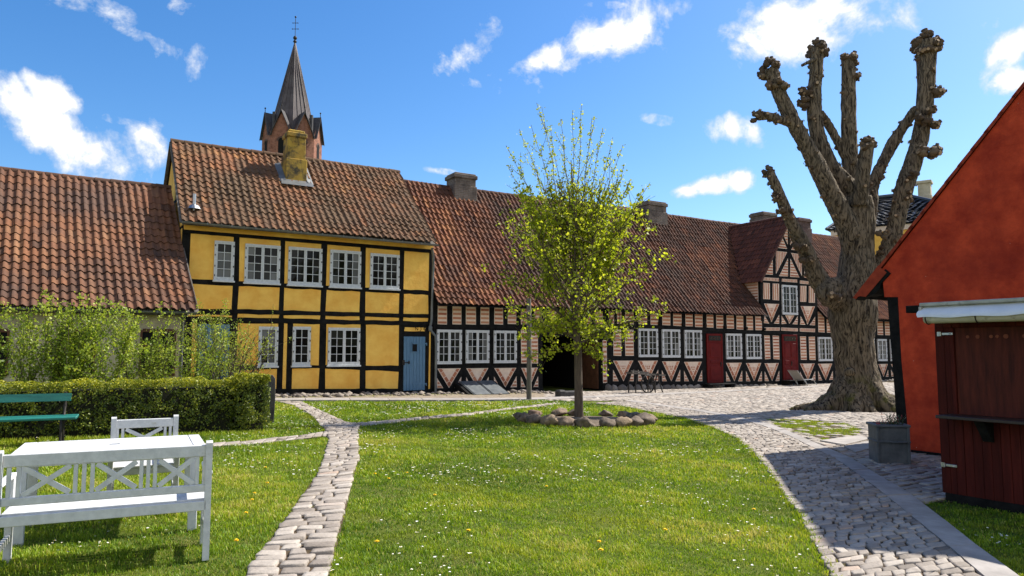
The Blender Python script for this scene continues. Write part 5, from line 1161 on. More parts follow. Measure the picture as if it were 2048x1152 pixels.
def knobs(name, c, n, r0, spread, axis=(0, 0, 1), up=True):
    q = MB(); ax = Vector(axis).normalized(); c = Vector(c)
    for i in range(n):
        d = Vector((ro.gauss(0, 1), ro.gauss(0, 1), ro.gauss(0, .8))).normalized()
        if up and d.dot(ax) < -.4: d = d-ax*2*d.dot(ax)
        p = c+Vector((d.x*spread*(.74 if up else 1), d.y*spread*(.74 if up else 1), d.z*spread*(1.15 if up else .62)-(.12*spread/.25 if up else 0))); r = r0*ro.uniform(.6, 1.15)
        q.blob(p, r, 2, (1, 1, .85), .45, 2.2, i*3+n, rn=ro.uniform(.1, .75))
        for kk in range(2):                         # cut stubs with pale ends
            dd = (d+Vector((ro.gauss(0, .35), ro.gauss(0, .35), ro.gauss(.25, .35)))).normalized(); e = p+dd*r*1.3
            s = r*ro.uniform(.28, .5); q.tube([p+dd*r*.4, e], [s*1.1, s], 7, cap=False, r=ro.uniform(.1, .6)); a = dd.orthogonal().normalized(); b_ = dd.cross(a)
            q.add([e+a*(s*math.cos(t))+b_*(s*math.sin(t)) for t in np.linspace(0, 2*math.pi, 8)[:-1]], [tuple(range(7))], r=ro.uniform(.72, 1))
    q.build('burl', MT['knob'], ot)
for (px, py, n, r, sp, dy) in ((1540, 136, 15, .12, .27, -.5), (1514, 231, 9, .08, .14, -.7), (1635, 97, 16, .12, .25, .1), (1697, 118, 14, .11, .22, .5), (1735, 288, 15, .10, .2, -.6), (1854, 86, 22, .14, .36, .1), (1537, 344, 10, .08, .15, -1.1)): knobs('b', op(px, py, dy), int(n*1.3), r*1.0, sp*1.05)
for (px, py, n, r, sp, dy) in ((1613, 180, 6, .10, .15, 0), (1612, 205, 5, .09, .13, .0), (1872, 185, 7, .11, .16, .0), (1862, 225, 5, .09, .13, -.1), (1868, 250, 4, .09, .1, -.2), (1858, 305, 8, .12, .2, -.1), (1822, 350, 4, .08, .12, -.3), (1562, 170, 5, .09, .16, -.7), (1535, 175, 4, .08, .1, -.6), (1552, 395, 6, .07, .12, -1.1), (1565, 425, 5, .07, .1, -1.1), (1600, 495, 5, .07, .14, -1.1), (1615, 520, 5, .07, .12, -1.0), (1712, 155, 4, .07, .1, .4), (1845, 240, 4, .08, .12, -.3), (1762, 470, 4, .07, .12, -.5), (1660, 590, 4, .10, .2, -.85)): knobs('b', op(px, py, dy), n+1, r*1.25, sp*1.05, up=False)
q = MB()                                            # little scattered stub scars on the limbs
for k, (pts, rs) in LIMBS.items():
    for i in range(3, len(pts)-2):
        for rep in range(2):
            if ro.random() < .8:
                t = (pts[i+1]-pts[i-1]).normalized(); a = t.orthogonal().normalized(); a.rotate(Matrix.Rotation(ro.uniform(0, 6.28), 3, t)); p = pts[i]+a*rs[i]*.98+t*ro.uniform(-.15, .15); r = ro.uniform(.04, .095)
                q.blob(p, r, 1, (1, 1, 1), .4, 2, i, rn=ro.uniform(.1, .7)); e = p+a*r*1.2; b1 = t; b2 = a.cross(t); s = r*.55; q.add([e+b1*(s*math.cos(x))+b2*(s*math.sin(x)) for x in np.linspace(0, 6.28, 7)[:-1]], [tuple(range(6))], r=ro.uniform(.6, 1))
tag(q.build('branch_scar', MT['knob'], ot), kind='stuff')
q = MB(); q.tube([op(1634, 118, 0), op(1622, 122, -.2), op(1604, 131, -.3)], [.06, .05, .045], 7); q.build('dead_stub', MT['bark'], ot)
# loose bark, moss and stones heaped at the root
lb = MB()
for i in range(70):
    a = ro.uniform(0, 1); p = op(1618+60*a+ro.gauss(0, 8), 806+ro.gauss(0, 4), ro.uniform(-.3, .5)); h = .34*a**1.2
    lb.blob((p.x, p.y, .02+h*ro.uniform(.2, 1)), ro.uniform(.05, .13), 2, (1.5, 1, .5), .5, 2, i, ro.uniform(0, 6), rn=ro.random())
o = lb.build('root_debris', rndmat('root_debris', [(0, (.05, .035, .022)), (.6, (.13, .095, .06)), (1, (.12, .12, .035))], .95, 30, .6, .02)); o.location = ot.location; tag(o, 'mossy heap of earth and loose bark beside the old tree roots', 'heap')

# ================================================================== clipped hedge
hr = G(505, 864); HD = rad(30); hg = empty('box_hedge', (hr.x, hr.y, hr.z), HD, 'long clipped box hedge with yellow-green tips in front of the cottage', 'hedge')
def hedge_block(name, x0, x1, y0, y1, h, nl, seed):
    core = MB(); rr = random.Random(seed); nx, k = int((x1-x0)/.12)+1, 0
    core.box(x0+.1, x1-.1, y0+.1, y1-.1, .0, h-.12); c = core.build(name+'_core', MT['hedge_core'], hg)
    P_ = []; N_ = []; R_ = []
    while len(P_) < nl:
        f = rr.random(); d = max(0, rr.gauss(.03, .045)); x = rr.uniform(x0, x1); y = rr.uniform(y0, y1); z = h*rr.random()**.9
        if f < .36: p, n = (x, y0+d, z), (0, -1, .2)
        elif f < .72: p, n = (x, y, h-d), (0, 0, 1)
        elif f < .86: p, n = (x1-d, y, z), (1, 0, .2)
        else: p, n = (x, y1-d, z), (0, 1, .2)
        v = Vector(p); g = mnoise.noise(v*2.3+Vector((seed, 0, 0))); g2 = mnoise.noise(v*6.5+Vector((seed, 5, 0)))
        if g2 < -.08 and rr.random() < .8: continue
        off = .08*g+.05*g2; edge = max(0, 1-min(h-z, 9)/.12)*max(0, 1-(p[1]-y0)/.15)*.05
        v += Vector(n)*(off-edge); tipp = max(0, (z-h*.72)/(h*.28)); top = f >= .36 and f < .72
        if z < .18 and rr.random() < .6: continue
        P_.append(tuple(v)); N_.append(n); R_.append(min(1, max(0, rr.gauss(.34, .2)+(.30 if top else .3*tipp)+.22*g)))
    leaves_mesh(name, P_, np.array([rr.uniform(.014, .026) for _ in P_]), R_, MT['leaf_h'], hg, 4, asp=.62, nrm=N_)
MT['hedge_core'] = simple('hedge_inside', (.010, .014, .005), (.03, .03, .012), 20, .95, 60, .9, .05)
hedge_block('leaves', -7.0, -.28, 0, .75, .95, 34000, 2); hedge_block('end_block', -.30, .28, -.10, .80, 1.03, 7000, 9)
# fieldstones half hidden along the foot of the hedge
# ================================================================== shrubs behind the hedge
def shrub(name, px, py, Y, w, d, h, stems, dens, label, cat='shrub', lsize=(.02, .036), leafprob=1.0, seed=1, lean=0.0, wob=.1, lbias=.45, bare=.15, nb_=5, thick=.014):
    rr = random.Random(seed); b = atY(px, py, Y); t = empty(name, (b.x, b.y, gz(b.x)), 0, label, cat, None); tw_ = MB(); P_, S_, R_ = [], [], []
    for i in range(stems):
        s = Vector((rr.uniform(-.5, .5)*w*.7, rr.uniform(-.5, .5)*d*.6, 0)); hh = h*rr.uniform(.62, 1.02)
        pts = curve(s, (rr.gauss(lean, .22)+s.x/w*.5, rr.gauss(0, .2), 1), hh*1.05, 9, .06, wob, rr); tw_.tube(pts, [max(.005, thick*(1-k/10)) for k in range(10)], 5, cap=False); br_ = [pts]
        for k in range(nb_):
            j = rr.randint(2, 8); dd = (pts[j+1]-pts[j]).normalized()+Vector((rr.gauss(0, .7), rr.gauss(0, .6), rr.gauss(.1, .3))); q = curve(pts[j], dd, hh*rr.uniform(.18, .42), 5, .02, .12, rr); tw_.tube(q, [.007, .006, .005, .004, .003, .002], 4, cap=False); br_.append(q)
        for q in br_:
            L = sum((b2-a).length for a, b2 in zip(q, q[1:]))
            for k in range(int(L*dens)):
                f = bare+(1-bare)*rr.random(); j = min(len(q)-2, int(f*(len(q)-1))); c = q[j].lerp(q[j+1], rr.random())+Vector((rr.gauss(0, .045), rr.gauss(0, .045), rr.gauss(0, .045)))
                g = mnoise.noise((c+Vector((px, 0, 0)))*2.2)
                P_.append(tuple(c)); S_.append(rr.uniform(*lsize)); R_.append(min(1, max(0, rr.gauss(lbias-.06, .2)+.5*g+.25*(c.z/h-.5))))
    tw_.build('stems', MT['twig_d'], t)
    if P_: leaves_mesh('leaves', P_, S_, R_, MT['leaf_s'], t, 6, asp=.75)
    return t
shrub('leafy_shrub', 40, 800, 15.2, 3.0, 1.5, 2.3, 34, 56, 'broad leafy green shrub at the far left end behind the hedge', seed=3)
shrub('leafy_shrub', 178, 795, 15.6, 1.9, 1.3, 2.35, 24, 58, 'bright green bushy shrub left of the cottage window', seed=4, lbias=.58)
shrub('leafy_shrub', 268, 795, 16.6, 1.3, .7, 2.2, 18, 58, 'thin dusty green shrub against the cream cottage wall', seed=5, lsize=(.014, .026), lbias=.42)
shrub('leafy_shrub', 352, 795, 16.4, 1.4, .8, 1.85, 18, 62, 'loose pale shrub half covering the cottage window', seed=6, lsize=(.014, .026), lbias=.5)
shrub('climbing_shrub', 425, 795, 18.2, 1.2, .6, 2.35, 20, 55, 'wispy climbing shrub in front of the grey-blue door', seed=7, lsize=(.014, .026), lbias=.6, bare=.35)
shrub('twiggy_shrub', 462, 790, 17.4, .55, .5, 2.15, 16, 14, 'nearly bare twiggy shrub at the hedge end beside the yellow wall', seed=8, lsize=(.012, .022), lean=.2, wob=.07, lbias=.7, bare=.6, nb_=10, thick=.026)
# climber run along the cottage eave
# ================================================================== ground
def gpoly(pts): return np.array([tuple(G(a, c)[:2]) for a, c in pts])
def inpoly(P, poly):
    x, y = P[:, 0], P[:, 1]; r = np.zeros(len(P), bool); n = len(poly); j = n-1
    for i in range(n):
        xi, yi, xj, yj = *poly[i], *poly[j]; c = ((yi > y) != (yj > y)) & (x < (xj-xi)*(y-yi)/((yj-yi) or 1e-9)+xi); r ^= c; j = i
    return r
xs = np.concatenate([np.linspace(-260, -30, 12)[:-1], np.linspace(-30, 40, 71), np.linspace(40, 300, 12)[1:]]); ys = np.concatenate([np.linspace(-60, 0, 8)[:-1], np.linspace(0, 50, 51), np.linspace(50, 500, 14)[1:]])
XX, YY = np.meshgrid(xs, ys); V_ = np.stack([XX.ravel(), YY.ravel(), gza(XX.ravel())-.012], 1); w = len(xs)
idx = np.arange(len(V_)).reshape(len(ys), w); F_ = np.stack([idx[:-1, :-1].ravel(), idx[:-1, 1:].ravel(), idx[1:, 1:].ravel(), idx[1:, :-1].ravel()], 1)
m, nt = newmat('turf_soil'); v = coords(nt, 'World'); n1 = noise(nt, v, 1.2, 8, .7)
finish(nt, ramp(nt, n1, [(.3, (.06, .085, .012)), (.55, (.11, .13, .02)), (.75, (.15, .125, .05))]), .95, noise(nt, v, 50, 5), .7, .03, .1); MT['turf'] = m
o = mesh_np('ground', V_, F_, np.zeros(len(F_)), MT['turf'], smooth=True); tag(o, kind='structure')
m, nt = newmat('joint_sand'); v = coords(nt, 'World'); n1 = noise(nt, v, .9, 8, .7); n2 = noise(nt, v, 7, 6, .7)
c = mixc(nt, ramp(nt, n1, [(.5, (0, 0, 0)), (.68, (1, 1, 1))]), ramp(nt, n2, [(.3, (.06, .042, .026)), (.7, (.14, .10, .062))]), (.06, .065, .018))
finish(nt, c, .95, noise(nt, v, 60, 5), .8, .02, .1); MT['joint'] = m
m, nt = newmat('gravel_earth'); v = coords(nt, 'World'); n2 = noise(nt, v, 5, 8, .75)
finish(nt, ramp(nt, n2, [(.3, (.16, .125, .085)), (.7, (.36, .30, .225))]), .95, noise(nt, v, 40, 6), .8, .03, .1); MT['gravel'] = m
stone_stops = [(0, (.15, .125, .10)), (.3, (.255, .215, .175)), (.6, (.335, .29, .24)), (.85, (.42, .37, .31)), (1, (.36, .27, .205))]
MT['cobble'] = rndmat('granite_setts', stone_stops, .8, 45, .5, .012, .3, patch=(.15, .12, .095), pscale=2.3, plo=.56, phi=.82, fine=.28, fscale=22)
MT['slab'] = simple('granite_slabs', (.26, .235, .21), (.37, .335, .30), 4, .82, 60, .35, .006, kind='World', rndv=.10, dirt=(.22, .2, .17), dscale=1.6, dlo=.5, dhi=.8)
def sheet_cells(name, polys, step, dz, mat, region, holes=()):
    x0, x1, y0, y1 = region; gx = np.arange(x0, x1, step); gy = np.arange(y0, y1, step); A, B = np.meshgrid(gx, gy); P_ = np.stack([A.ravel()+step/2, B.ravel()+step/2], 1); k = np.zeros(len(P_), bool)
    for p in polys: k |= inpoly(P_, p)
    for p in holes: k &= ~inpoly(P_, p)
    P_ = P_[k]; h = step/2; C = np.array([(-h, -h), (h, -h), (h, h), (-h, h)]); V = (P_[:, None, :]+C[None]).reshape(-1, 2); V = np.column_stack([V, gza(V[:, 0])+dz])
    o = mesh_np(name, V, np.arange(len(V)).reshape(-1, 4), np.zeros(len(P_)), mat); return tag(o, kind='structure')
# ---- strips of setts between two outlines
class SV:
    def __init__(s): s.V = []; s.F4 = []; s.R = []; s.n = 0
    def stone(s, q, z, h, ins, rv, tilt=(0, 0)):
        """q: 4 plan corners (ccw). rounded top built of three rings of 8"""
        q = np.array(q); c = q.mean(0); ring = []
        for i in range(4):
            a, b = q[i], q[(i+1) % 4]; e = b-a; l = np.linalg.norm(e)+1e-9; cut = min(.14*l, ins*.5); ring.append(a+e/l*cut); ring.append(b-e/l*cut)
        ring = np.array(ring); ring += RNG.normal(0, ins*.16, ring.shape)
        out = []
        for (sc, hz) in ((1.0, 0.0), (.985, h*.8), (.94, h*.97), (.6, h)):
            r = c+(ring-c)*sc; out.append(np.column_stack([r, z+hz+(r-c)@np.array(tilt)]))
        b = s.n; V = np.concatenate(out); s.V.append(V); s.n += len(V)
        for L in range(3):
            for i in range(8): s.F4.append((b+L*8+i, b+L*8+(i+1) % 8, b+L*8+8+(i+1) % 8, b+L*8+8+i)); s.R.append(rv)
        t = b+24
        for f in ((0, 1, 2, 3), (0, 3, 4, 7), (4, 5, 6, 7)): s.F4.append(tuple(t+i for i in f)); s.R.append(rv)
    def low(s, q, z, h, rv, tilt=(0, 0)):
        q = np.array(q); c = q.mean(0); out = []
        for sc, hz in ((1, 0), (.93, h*.75), (.62, h)): r = c+(q-c)*sc; out.append(np.column_stack([r, z+hz+(r-c)@np.array(tilt)]))
        b = s.n; s.V.append(np.concatenate(out)); s.n += 12
        for L in range(2):
            for i in range(4): s.F4.append((b+L*4+i, b+L*4+(i+1) % 4, b+L*4+4+(i+1) % 4, b+L*4+4+i)); s.R.append(rv)
        s.F4.append((b+8, b+9, b+10, b+11)); s.R.append(rv)
    def build(s, name, mat, kind='structure'): o = mesh_np(name, np.concatenate(s.V), s.F4, s.R, mat, smooth=True); return tag(o, kind=kind)
def resamp(P, n):
    P = np.array(P); d = np.concatenate([[0], np.cumsum(np.linalg.norm(np.diff(P, axis=0), axis=1))]); t = np.linspace(0, d[-1], n); return np.column_stack([np.interp(t, d, P[:, k]) for k in (0, 1)])
def strip(sv, Lp, Rp, row, stone, h, gap=.012, low=False, hole=None, jit=.02, over=.02, skew=0.0):
    """rows of setts across the strip"""
    L = np.linalg.norm(np.diff(np.array(Lp), axis=0), axis=1).sum(); R = np.linalg.norm(np.diff(np.array(Rp), axis=0), axis=1).sum(); n = int((L+R)/2/row); A = resamp(Lp, n+1); B = resamp(Rp, n+1)
    A = A+RNG.normal(0, jit*.3, A.shape); B = B+RNG.normal(0, jit*.3, B.shape)
    for i in range(n):
        w = (np.linalg.norm(B[i]-A[i])+np.linalg.norm(B[i+1]-A[i+1]))/2; k = max(1, int(round(w/stone+RNG.uniform(-.35, .35)))); cuts = np.cumsum(RNG.uniform(.65, 1.4, k)); cuts = np.concatenate([[0], cuts/cuts[-1]])
        a0, a1 = -over*RNG.uniform(0, 1)/w, 1+over*RNG.uniform(0, 1)/w; g = gap/w; gr = .5*gap/np.linalg.norm(A[i+1]-A[i]+1e-9)
        for j in range(k):
            c0, c1 = a0+(a1-a0)*cuts[j]+g, a0+(a1-a0)*cuts[j+1]-g; q0 = A[i]+(B[i]-A[i])*np.array([[c0], [c1]]); q1 = A[i+1]+(B[i+1]-A[i+1])*np.array([[c0], [c1]])
            f = min(.3, gr*RNG.uniform(.6, 1.5)); a, b = q0[0]+(q1[0]-q0[0])*f, q0[1]+(q1[1]-q0[1])*f; c, d = q0[1]+(q1[1]-q0[1])*(1-f), q0[0]+(q1[0]-q0[0])*(1-f)
            q = np.array([a, b, c, d])+RNG.normal(0, jit*.35, (4, 2)); ct = q.mean(0)
            if hole is not None and hole(ct): continue
            z = gz(ct[0])-.01; rv = min(1, max(0, RNG.normal(.5, .22))); hh = h*RNG.uniform(.75, 1.15); tl = RNG.normal(0, .03, 2)
            (sv.low(q, z, hh, rv, tl) if low else sv.stone(q, z, hh, .022, rv, tl))
def px2(pts): return [tuple(G(a, c)[:2]) for a, c in pts]
def bed(name, Lp, Rp, dz, mat, n=60, kind='structure', ex=.0):
    A, B = resamp(Lp, n), resamp(Rp, n); V, F_ = [], []
    for i in range(n):
        for k in range(5): p = A[i]+(B[i]-A[i])*(k/4*(1+2*ex)-ex); V.append((p[0], p[1], gz(p[0])+dz))
    for i in range(n-1):
        for k in range(4): F_.append((i*5+k, i*5+k+1, (i+1)*5+k+1, (i+1)*5+k))
    return tag(mesh_np(name, V, F_, np.zeros(len(F_)), mat), kind=kind)
PL = px2([(410, 1290), (500, 1141), (536, 1088), (576, 1035), (613, 982), (636, 949), (649, 913), (657, 883), (655, 866), (645, 852)]); PR = px2([(640, 1290), (656, 1148), (676, 1075), (689, 1022), (702, 969), (716, 919), (717, 893), (716, 866), (718, 855), (728, 846)])
BL = px2([(655, 866), (640, 850), (628, 836), (612, 824), (580, 809), (548, 803)]); BR = px2([(722, 849), (690, 844), (665, 832), (628, 816), (606, 805), (600, 802.5)])
TLa = px2([(660, 862), (606, 871), (550, 877.5), (490, 883), (420, 888), (300, 896)]); TLb = px2([(660, 871), (606, 878), (550, 884.5), (490, 889.5), (420, 894), (300, 902)])
TRa = px2([(718, 847), (815, 837.5), (931, 827), (1031, 815), (1110, 806)]); TRb = px2([(722, 853), (815, 842.5), (931, 831.5), (1031, 818.5), (1115, 809)])
sv = SV(); strip(sv, PL, PR, .150, .205, .036, .011); strip(sv, BL, BR, .20, .24, .03, .010); o = sv.build('garden_path', MT['cobble'])
sv = SV(); strip(sv, TLa, TLb, .22, .22, .028, .008); strip(sv, TRa, TRb, .24, .2, .028, .008); sv.build('narrow_path', MT['cobble'])
for n_, A, B in (('path_bed', PL, PR), ('path_bed', BL, BR), ('path_bed', TLa, TLb), ('path_bed', TRa, TRb)): bed(n_, A, B, .004, MT['joint'], ex=.02)
LLp = [(1790, 1400), (1663, 1152), (1632, 1093), (1596, 1026), (1574, 1000), (1533, 935), (1506, 904), (1472, 877), (1427, 856), (1369, 837), (1297, 824), (1239, 812), (1180, 807)]
LRp = [(2170, 1330), (1957, 1152), (1900, 1101), (1858, 1066), (1782, 1003), (1706, 945), (1660, 913), (1614, 892), (1571, 870), (1506, 847), (1444, 834), (1400, 825), (1335, 815), (1250, 803)]
SRp = [(2290, 1330), (2028, 1152), (1920, 1069), (1844, 1005), (1745, 945), (1690, 911), (1626, 886), (1583, 866), (1531, 847), (1451, 830.6), (1410, 822), (1342, 813), (1262, 801.5)]
LL, LR2, SR = px2(LLp), px2(LRp), px2(SRp)
sv = SV(); strip(sv, LL, LR2, .125, .165, .034, .008, over=.03, jit=.022); sv.build('cobbled_lane', MT['cobble']); bed('lane_bed', LL, LR2, .004, MT['joint'], 90, ex=.01)
# granite kerb slabs in one line along the lane
A, B = resamp(LR2, 400), resamp(SR, 400); mbs = MB(); i = 0
while i < 398:
    L0 = RNG.uniform(.75, 1.25); j = i
    while j < 399 and np.linalg.norm((A[j]+B[j]-A[i]-B[i])/2) < L0: j += 1
    t = .03; a = A[i]+(B[i]-A[i])*t; b = B[i]-(B[i]-A[i])*t; c = B[j]-(B[j]-A[j])*t; d = A[j]+(B[j]-A[j])*t; e = (c-b)/np.linalg.norm(c-b+1e-9)*.006
    q = [a+e, b+e, c-e, d-e]; zt = .028+RNG.normal(0, .003); vs = [(p[0], p[1], gz(p[0])-.02) for p in q]+[(p[0], p[1], gz(p[0])+zt) for p in q]
    mbs.add(vs, [(4, 5, 6, 7), (0, 4, 7, 3), (1, 2, 6, 5), (0, 1, 5, 4), (3, 7, 6, 2)], r=RNG.random()); i = j
tag(mbs.build('kerb_slabs', MT['slab']), kind='structure'); bed('slab_bed', LR2, SR, .003, MT['joint'], 90)
# flagstones beside the planter
mbs = MB()
for q in ([(1640, 884), (1716, 874), (1742, 880), (1690, 893)], [(1688, 896), (1742, 884), (1748, 899), (1712, 908)]):
    q = px2(q); mbs.add([(p[0], p[1], gz(p[0])-.01) for p in q]+[(p[0], p[1], gz(p[0])+.035) for p in q], [(4, 5, 6, 7), (0, 1, 5, 4), (1, 2, 6, 5), (2, 3, 7, 6), (3, 0, 4, 7)], r=RNG.random())
tag(mbs.build('flagstones', MT['slab']), kind='structure')
# courtyard setts: rows parallel with the houses
CY = gpoly([(1085, 801), (1262, 801.5), (1342, 813), (1410, 822), (1451, 830.6), (1531, 847), (1583, 866), (1626, 886), (1690, 911), (1745, 945), (1844, 1005), (1890, 1006)])
far = [H.wor((-4.9+0, 0, 0))]; hk = [H.wor(p)[:2] for p in ((1.3, -19.2, 0), (1.3, -16.5, 0), (12, -16.3, 0), (45, -14, 0), (45, -.3, 0), (4.6, -.35, 0))]
CY = np.concatenate([CY, np.array([tuple(p) for p in hk])])
moss = gpoly([(1530, 838), (1600, 840), (1690, 846), (1725, 862), (1705, 874), (1640, 882), (1600, 868), (1555, 852)]); treeP = np.array([(ob.x, ob.y)])
sv = SV(); v0, v1 = -21.0, -.35
v = v0
while v < v1:
    dep = abs(v-v0); rw = RNG.uniform(.125, .16) if v < -6 else RNG.uniform(.16, .21); u_ = -6+RNG.uniform(0, .2); st = .2 if v < -6 else .26
    while u_ < 26:
        l = st*RNG.uniform(.7, 1.35); g = .011; wv = .05*mnoise.noise(Vector((u_*.4, v*.4, 3))); c = H.wor((u_+l/2, v+rw/2+wv, 0))
        P_ = np.array([(c.x, c.y)]); vis = c.y > 3 and abs(c.x/c.y) < .78
        if vis and inpoly(P_, CY)[0] and (c.x-ob.x)**2+(c.y-ob.y)**2 > 1.0:
            mossy = inpoly(P_, moss)[0]
            if not (mossy and RNG.random() < .72+.4*mnoise.noise(Vector((c.x*1.5, c.y*1.5, 0)))):
                q = [tuple(H.wor((a, b+wv, 0))[:2]) for a, b in ((u_+g, v+g), (u_+l-g, v+g), (u_+l-g, v+rw-g), (u_+g, v+rw-g))]
                q = np.array(q)+RNG.normal(0, .007, (4, 2)); hh = .03*RNG.uniform(.7, 1.25)
                rv = min(1, max(0, RNG.normal(.55, .2))); (sv.low(q, gz(c.x)-.01, hh, rv, RNG.normal(0, .03, 2)) if c.y > 15 else sv.stone(q, gz(c.x)-.01, hh, .02, rv, RNG.normal(0, .03, 2)))
        u_ += l
    v += rw
sv.build('courtyard_setts', MT['cobble']); sheet_cells('courtyard_bed', [CY], .2, .002, MT['joint'], (-2, 34, 6, 42))
# pale stone edging along the houses and the gravel strip between
ED = [tuple(H.wor((a, b, 0))[:2]) for a, b in ((-6.4, -1.75), (-3, -1.9), (0, -2.05), (3.1, -2.25), (4.5, -2.3))]; ED2 = [tuple(H.wor((a, b, 0))[:2]) for a, b in ((-6.4, -1.35), (-3, -1.5), (0, -1.65), (3.1, -1.8), (4.5, -1.9))]
e1, e2 = px2([(528, 802.5), (610, 802), (800, 801.8), (1000, 801.5), (1100, 800), (1262, 793), (1440, 785), (1640, 774)]), px2([(528, 798), (610, 797.5), (800, 797.3), (1000, 797.5), (1100, 796), (1262, 790), (1440, 782.5), (1640, 772)])
mbs = MB(); A, B = resamp(e1, 200), resamp(e2, 200); i = 0
while i < 198:
    j = i; L0 = RNG.uniform(.6, 1.3)
    while j < 199 and np.linalg.norm(A[j]-A[i]) < L0: j += 1
    q = [A[i], B[i], B[j], A[j]]; c = sum(q)/4; q = [c+(p-c)*np.array(.985) for p in q]
    mbs.add([(p[0], p[1], gz(p[0])-.01) for p in q]+[(p[0], p[1], gz(p[0])+.03) for p in q], [(4, 5, 6, 7), (0, 4, 7, 3), (1, 2, 6, 5), (0, 1, 5, 4), (3, 7, 6, 2)], r=RNG.random()); i = j
tag(mbs.build('pavement', MT['slab']), kind='structure')
gp2 = np.array(px2([(520, 800), (700, 798), (1000, 798), (1100, 797)])+[tuple(H.wor((4.9, .0, 0))[:2]), tuple(H.wor((-9, .0, 0))[:2])]); sheet_cells('gravel_strip', [gp2], .12, .012, MT['gravel'], (-11, 4, 18, 30), ())
o = bpy.context.scene.objects['gravel_strip']; o.data.vertices.foreach_get('co', (co_ := np.empty(len(o.data.vertices)*3, np.float32))); 
mr = MB()
for i in range(420):
    s_ = RNG.uniform(-6.2, 4.6); d_ = -abs(RNG.normal(0, .55))-.1
    c = H.wor((s_, d_, 0)); r = abs(RNG.normal(.035, .03))+.015; mr.blob((c.x, c.y, gz(c.x)+.012+r*.3), r, 1, (1.3, 1, .7), .35, 2, i, RNG.uniform(0, 6), rn=RNG.random())
o = mr.build('rubble', MT['plinth']); tag(o, 'scattered small stones along the foot of the fronts', kind='stuff')
# soil in the boulder ring
q = MB(); n = 40; q.add([(RC.x+1.38*math.cos(t), RC.y+1.2*math.sin(t), gz(RC.x)+.02) for t in np.linspace(0, 2*math.pi, n+1)[:-1]]+[(RC.x, RC.y, gz(RC.x)+.09)], [(i, (i+1) % n, n) for i in range(n)])
tag(q.build('soil_bed', simple('bed_soil', (.09, .065, .045), (.2, .155, .11), 9, .95, 40, .8, .03, kind='World')), kind='structure')

# ================================================================== grass
polys_no = [np.concatenate([np.array(A), np.array(B)[::-1]]) for A, B in ((PL, PR), (BL, BR), (TLa, TLb), (TRa, TRb), (LL, LR2), (LR2, SR))]
lawn_far = np.array(px2([(1110, 800), (1180, 807)]))
RGp = np.array(px2([(1852, 1003), (1888, 998)])+[tuple(KF.wor((0, -.03, 0))[:2]), tuple(KF.wor((2.6, -.03, 0))[:2]), tuple(KF.wor((3.5, -1.5, 0))[:2])]+px2([(2290, 1330), (2028, 1152), (1920, 1069)]))
mainL = np.array([(-14, 2.5)]+px2(LLp)+px2([(1110, 800.5), (1000, 803), (800, 803.2), (610, 803.2), (528, 804)])+[(-9, 19.5), (-14, 17)])
CYn = CY
def grass_ok(P, edge=.0):
    k = inpoly(P, mainL) | inpoly(P, RGp)
    for p in polys_no: k &= ~inpoly(P, p)
    k &= ((P[:, 0]-RC.x)/1.35)**2+((P[:, 1]-RC.y)/1.15)**2 > 1
    return k
V_, F_, R_ = [], [], []; nb_ = 0
def band_grass(y0, y1, dens, h, w):
    global nb_
    x0, x1 = -.95*y1-2.2, .80*y1+1.2; x0, x1 = max(x0, -13), min(x1, 12); N = int((x1-x0)*(y1-y0)*dens); P = np.column_stack([RNG.uniform(x0, x1, N), RNG.uniform(y0, y1, N)])
    P = P[(P[:, 0] < .80*P[:, 1]+1.2) & (P[:, 0] > -.95*P[:, 1]-2.2)]; jit = RNG.normal(0, .022, P.shape); P = P[grass_ok(P+jit)]
    # clumpy: drop some between tufts
    cl = np.sin(P[:, 0]*7.1+2*np.sin(P[:, 1]*5.3))*np.sin(P[:, 1]*6.7+2*np.sin(P[:, 0]*4.1)); cl2 = np.sin(P[:, 0]*1.9+1.5*np.sin(P[:, 1]*1.3))*np.sin(P[:, 1]*2.3+P[:, 0])
    keep = RNG.random(len(P)) < .78+.22*cl; P, cl, cl2 = P[keep], cl[keep], cl2[keep]; n = len(P)
    H_ = h*RNG.uniform(.45, 1.25, n)*(1+.42*cl+.2*cl2); az = RNG.uniform(0, 2*math.pi, n); ln = RNG.uniform(.15, .9, n)*H_; wd = w*RNG.uniform(.6, 1.3, n)
    z = gza(P[:, 0])-.008; D = np.column_stack([np.cos(az), np.sin(az)]); S = np.column_stack([-np.sin(az), np.cos(az)]); sa = RNG.uniform(-.6, .6, n); S = S*np.cos(sa)[:, None]+D*np.sin(sa)[:, None]
    a = np.column_stack([P-S*wd[:, None]/2, z]); b = np.column_stack([P+S*wd[:, None]/2, z]); m1 = P+D*(ln*.35)[:, None]; c = np.column_stack([m1+S*wd[:, None]*.4, z+H_*.6]); d = np.column_stack([m1-S*wd[:, None]*.4, z+H_*.6]); e = np.column_stack([P+D*ln[:, None], z+H_*(1-.25*(ln/H_))])
    v = np.stack([a, b, c, d, e], 1).reshape(-1, 3); base = nb_+np.arange(n)*5; V_.append(v)
    F_.append(np.stack([base, base+1, base+2, base+3], 1)); F_.append(np.stack([base+3, base+2, base+4, base+4], 1)); nb_ += n*5
    r = np.clip(RNG.normal(.44, .17, n)+.2*cl2+.2*cl+.22*np.sin(P[:, 0]*.9+P[:, 1]*.55)*np.sin(P[:, 1]*.8-.4*P[:, 0]), 0, 1); dry = RNG.random(n) < .05; r[dry] = RNG.uniform(.88, 1, dry.sum()); R_.append(r); R_.append(r)
band_grass(3.4, 6.2, 8500, .031, .0058); band_grass(6.2, 9, 4600, .034, .0075); band_grass(9, 13, 2300, .038, .0105); band_grass(13, 18, 1200, .042, .016); band_grass(18, 25, 700, .05, .024)
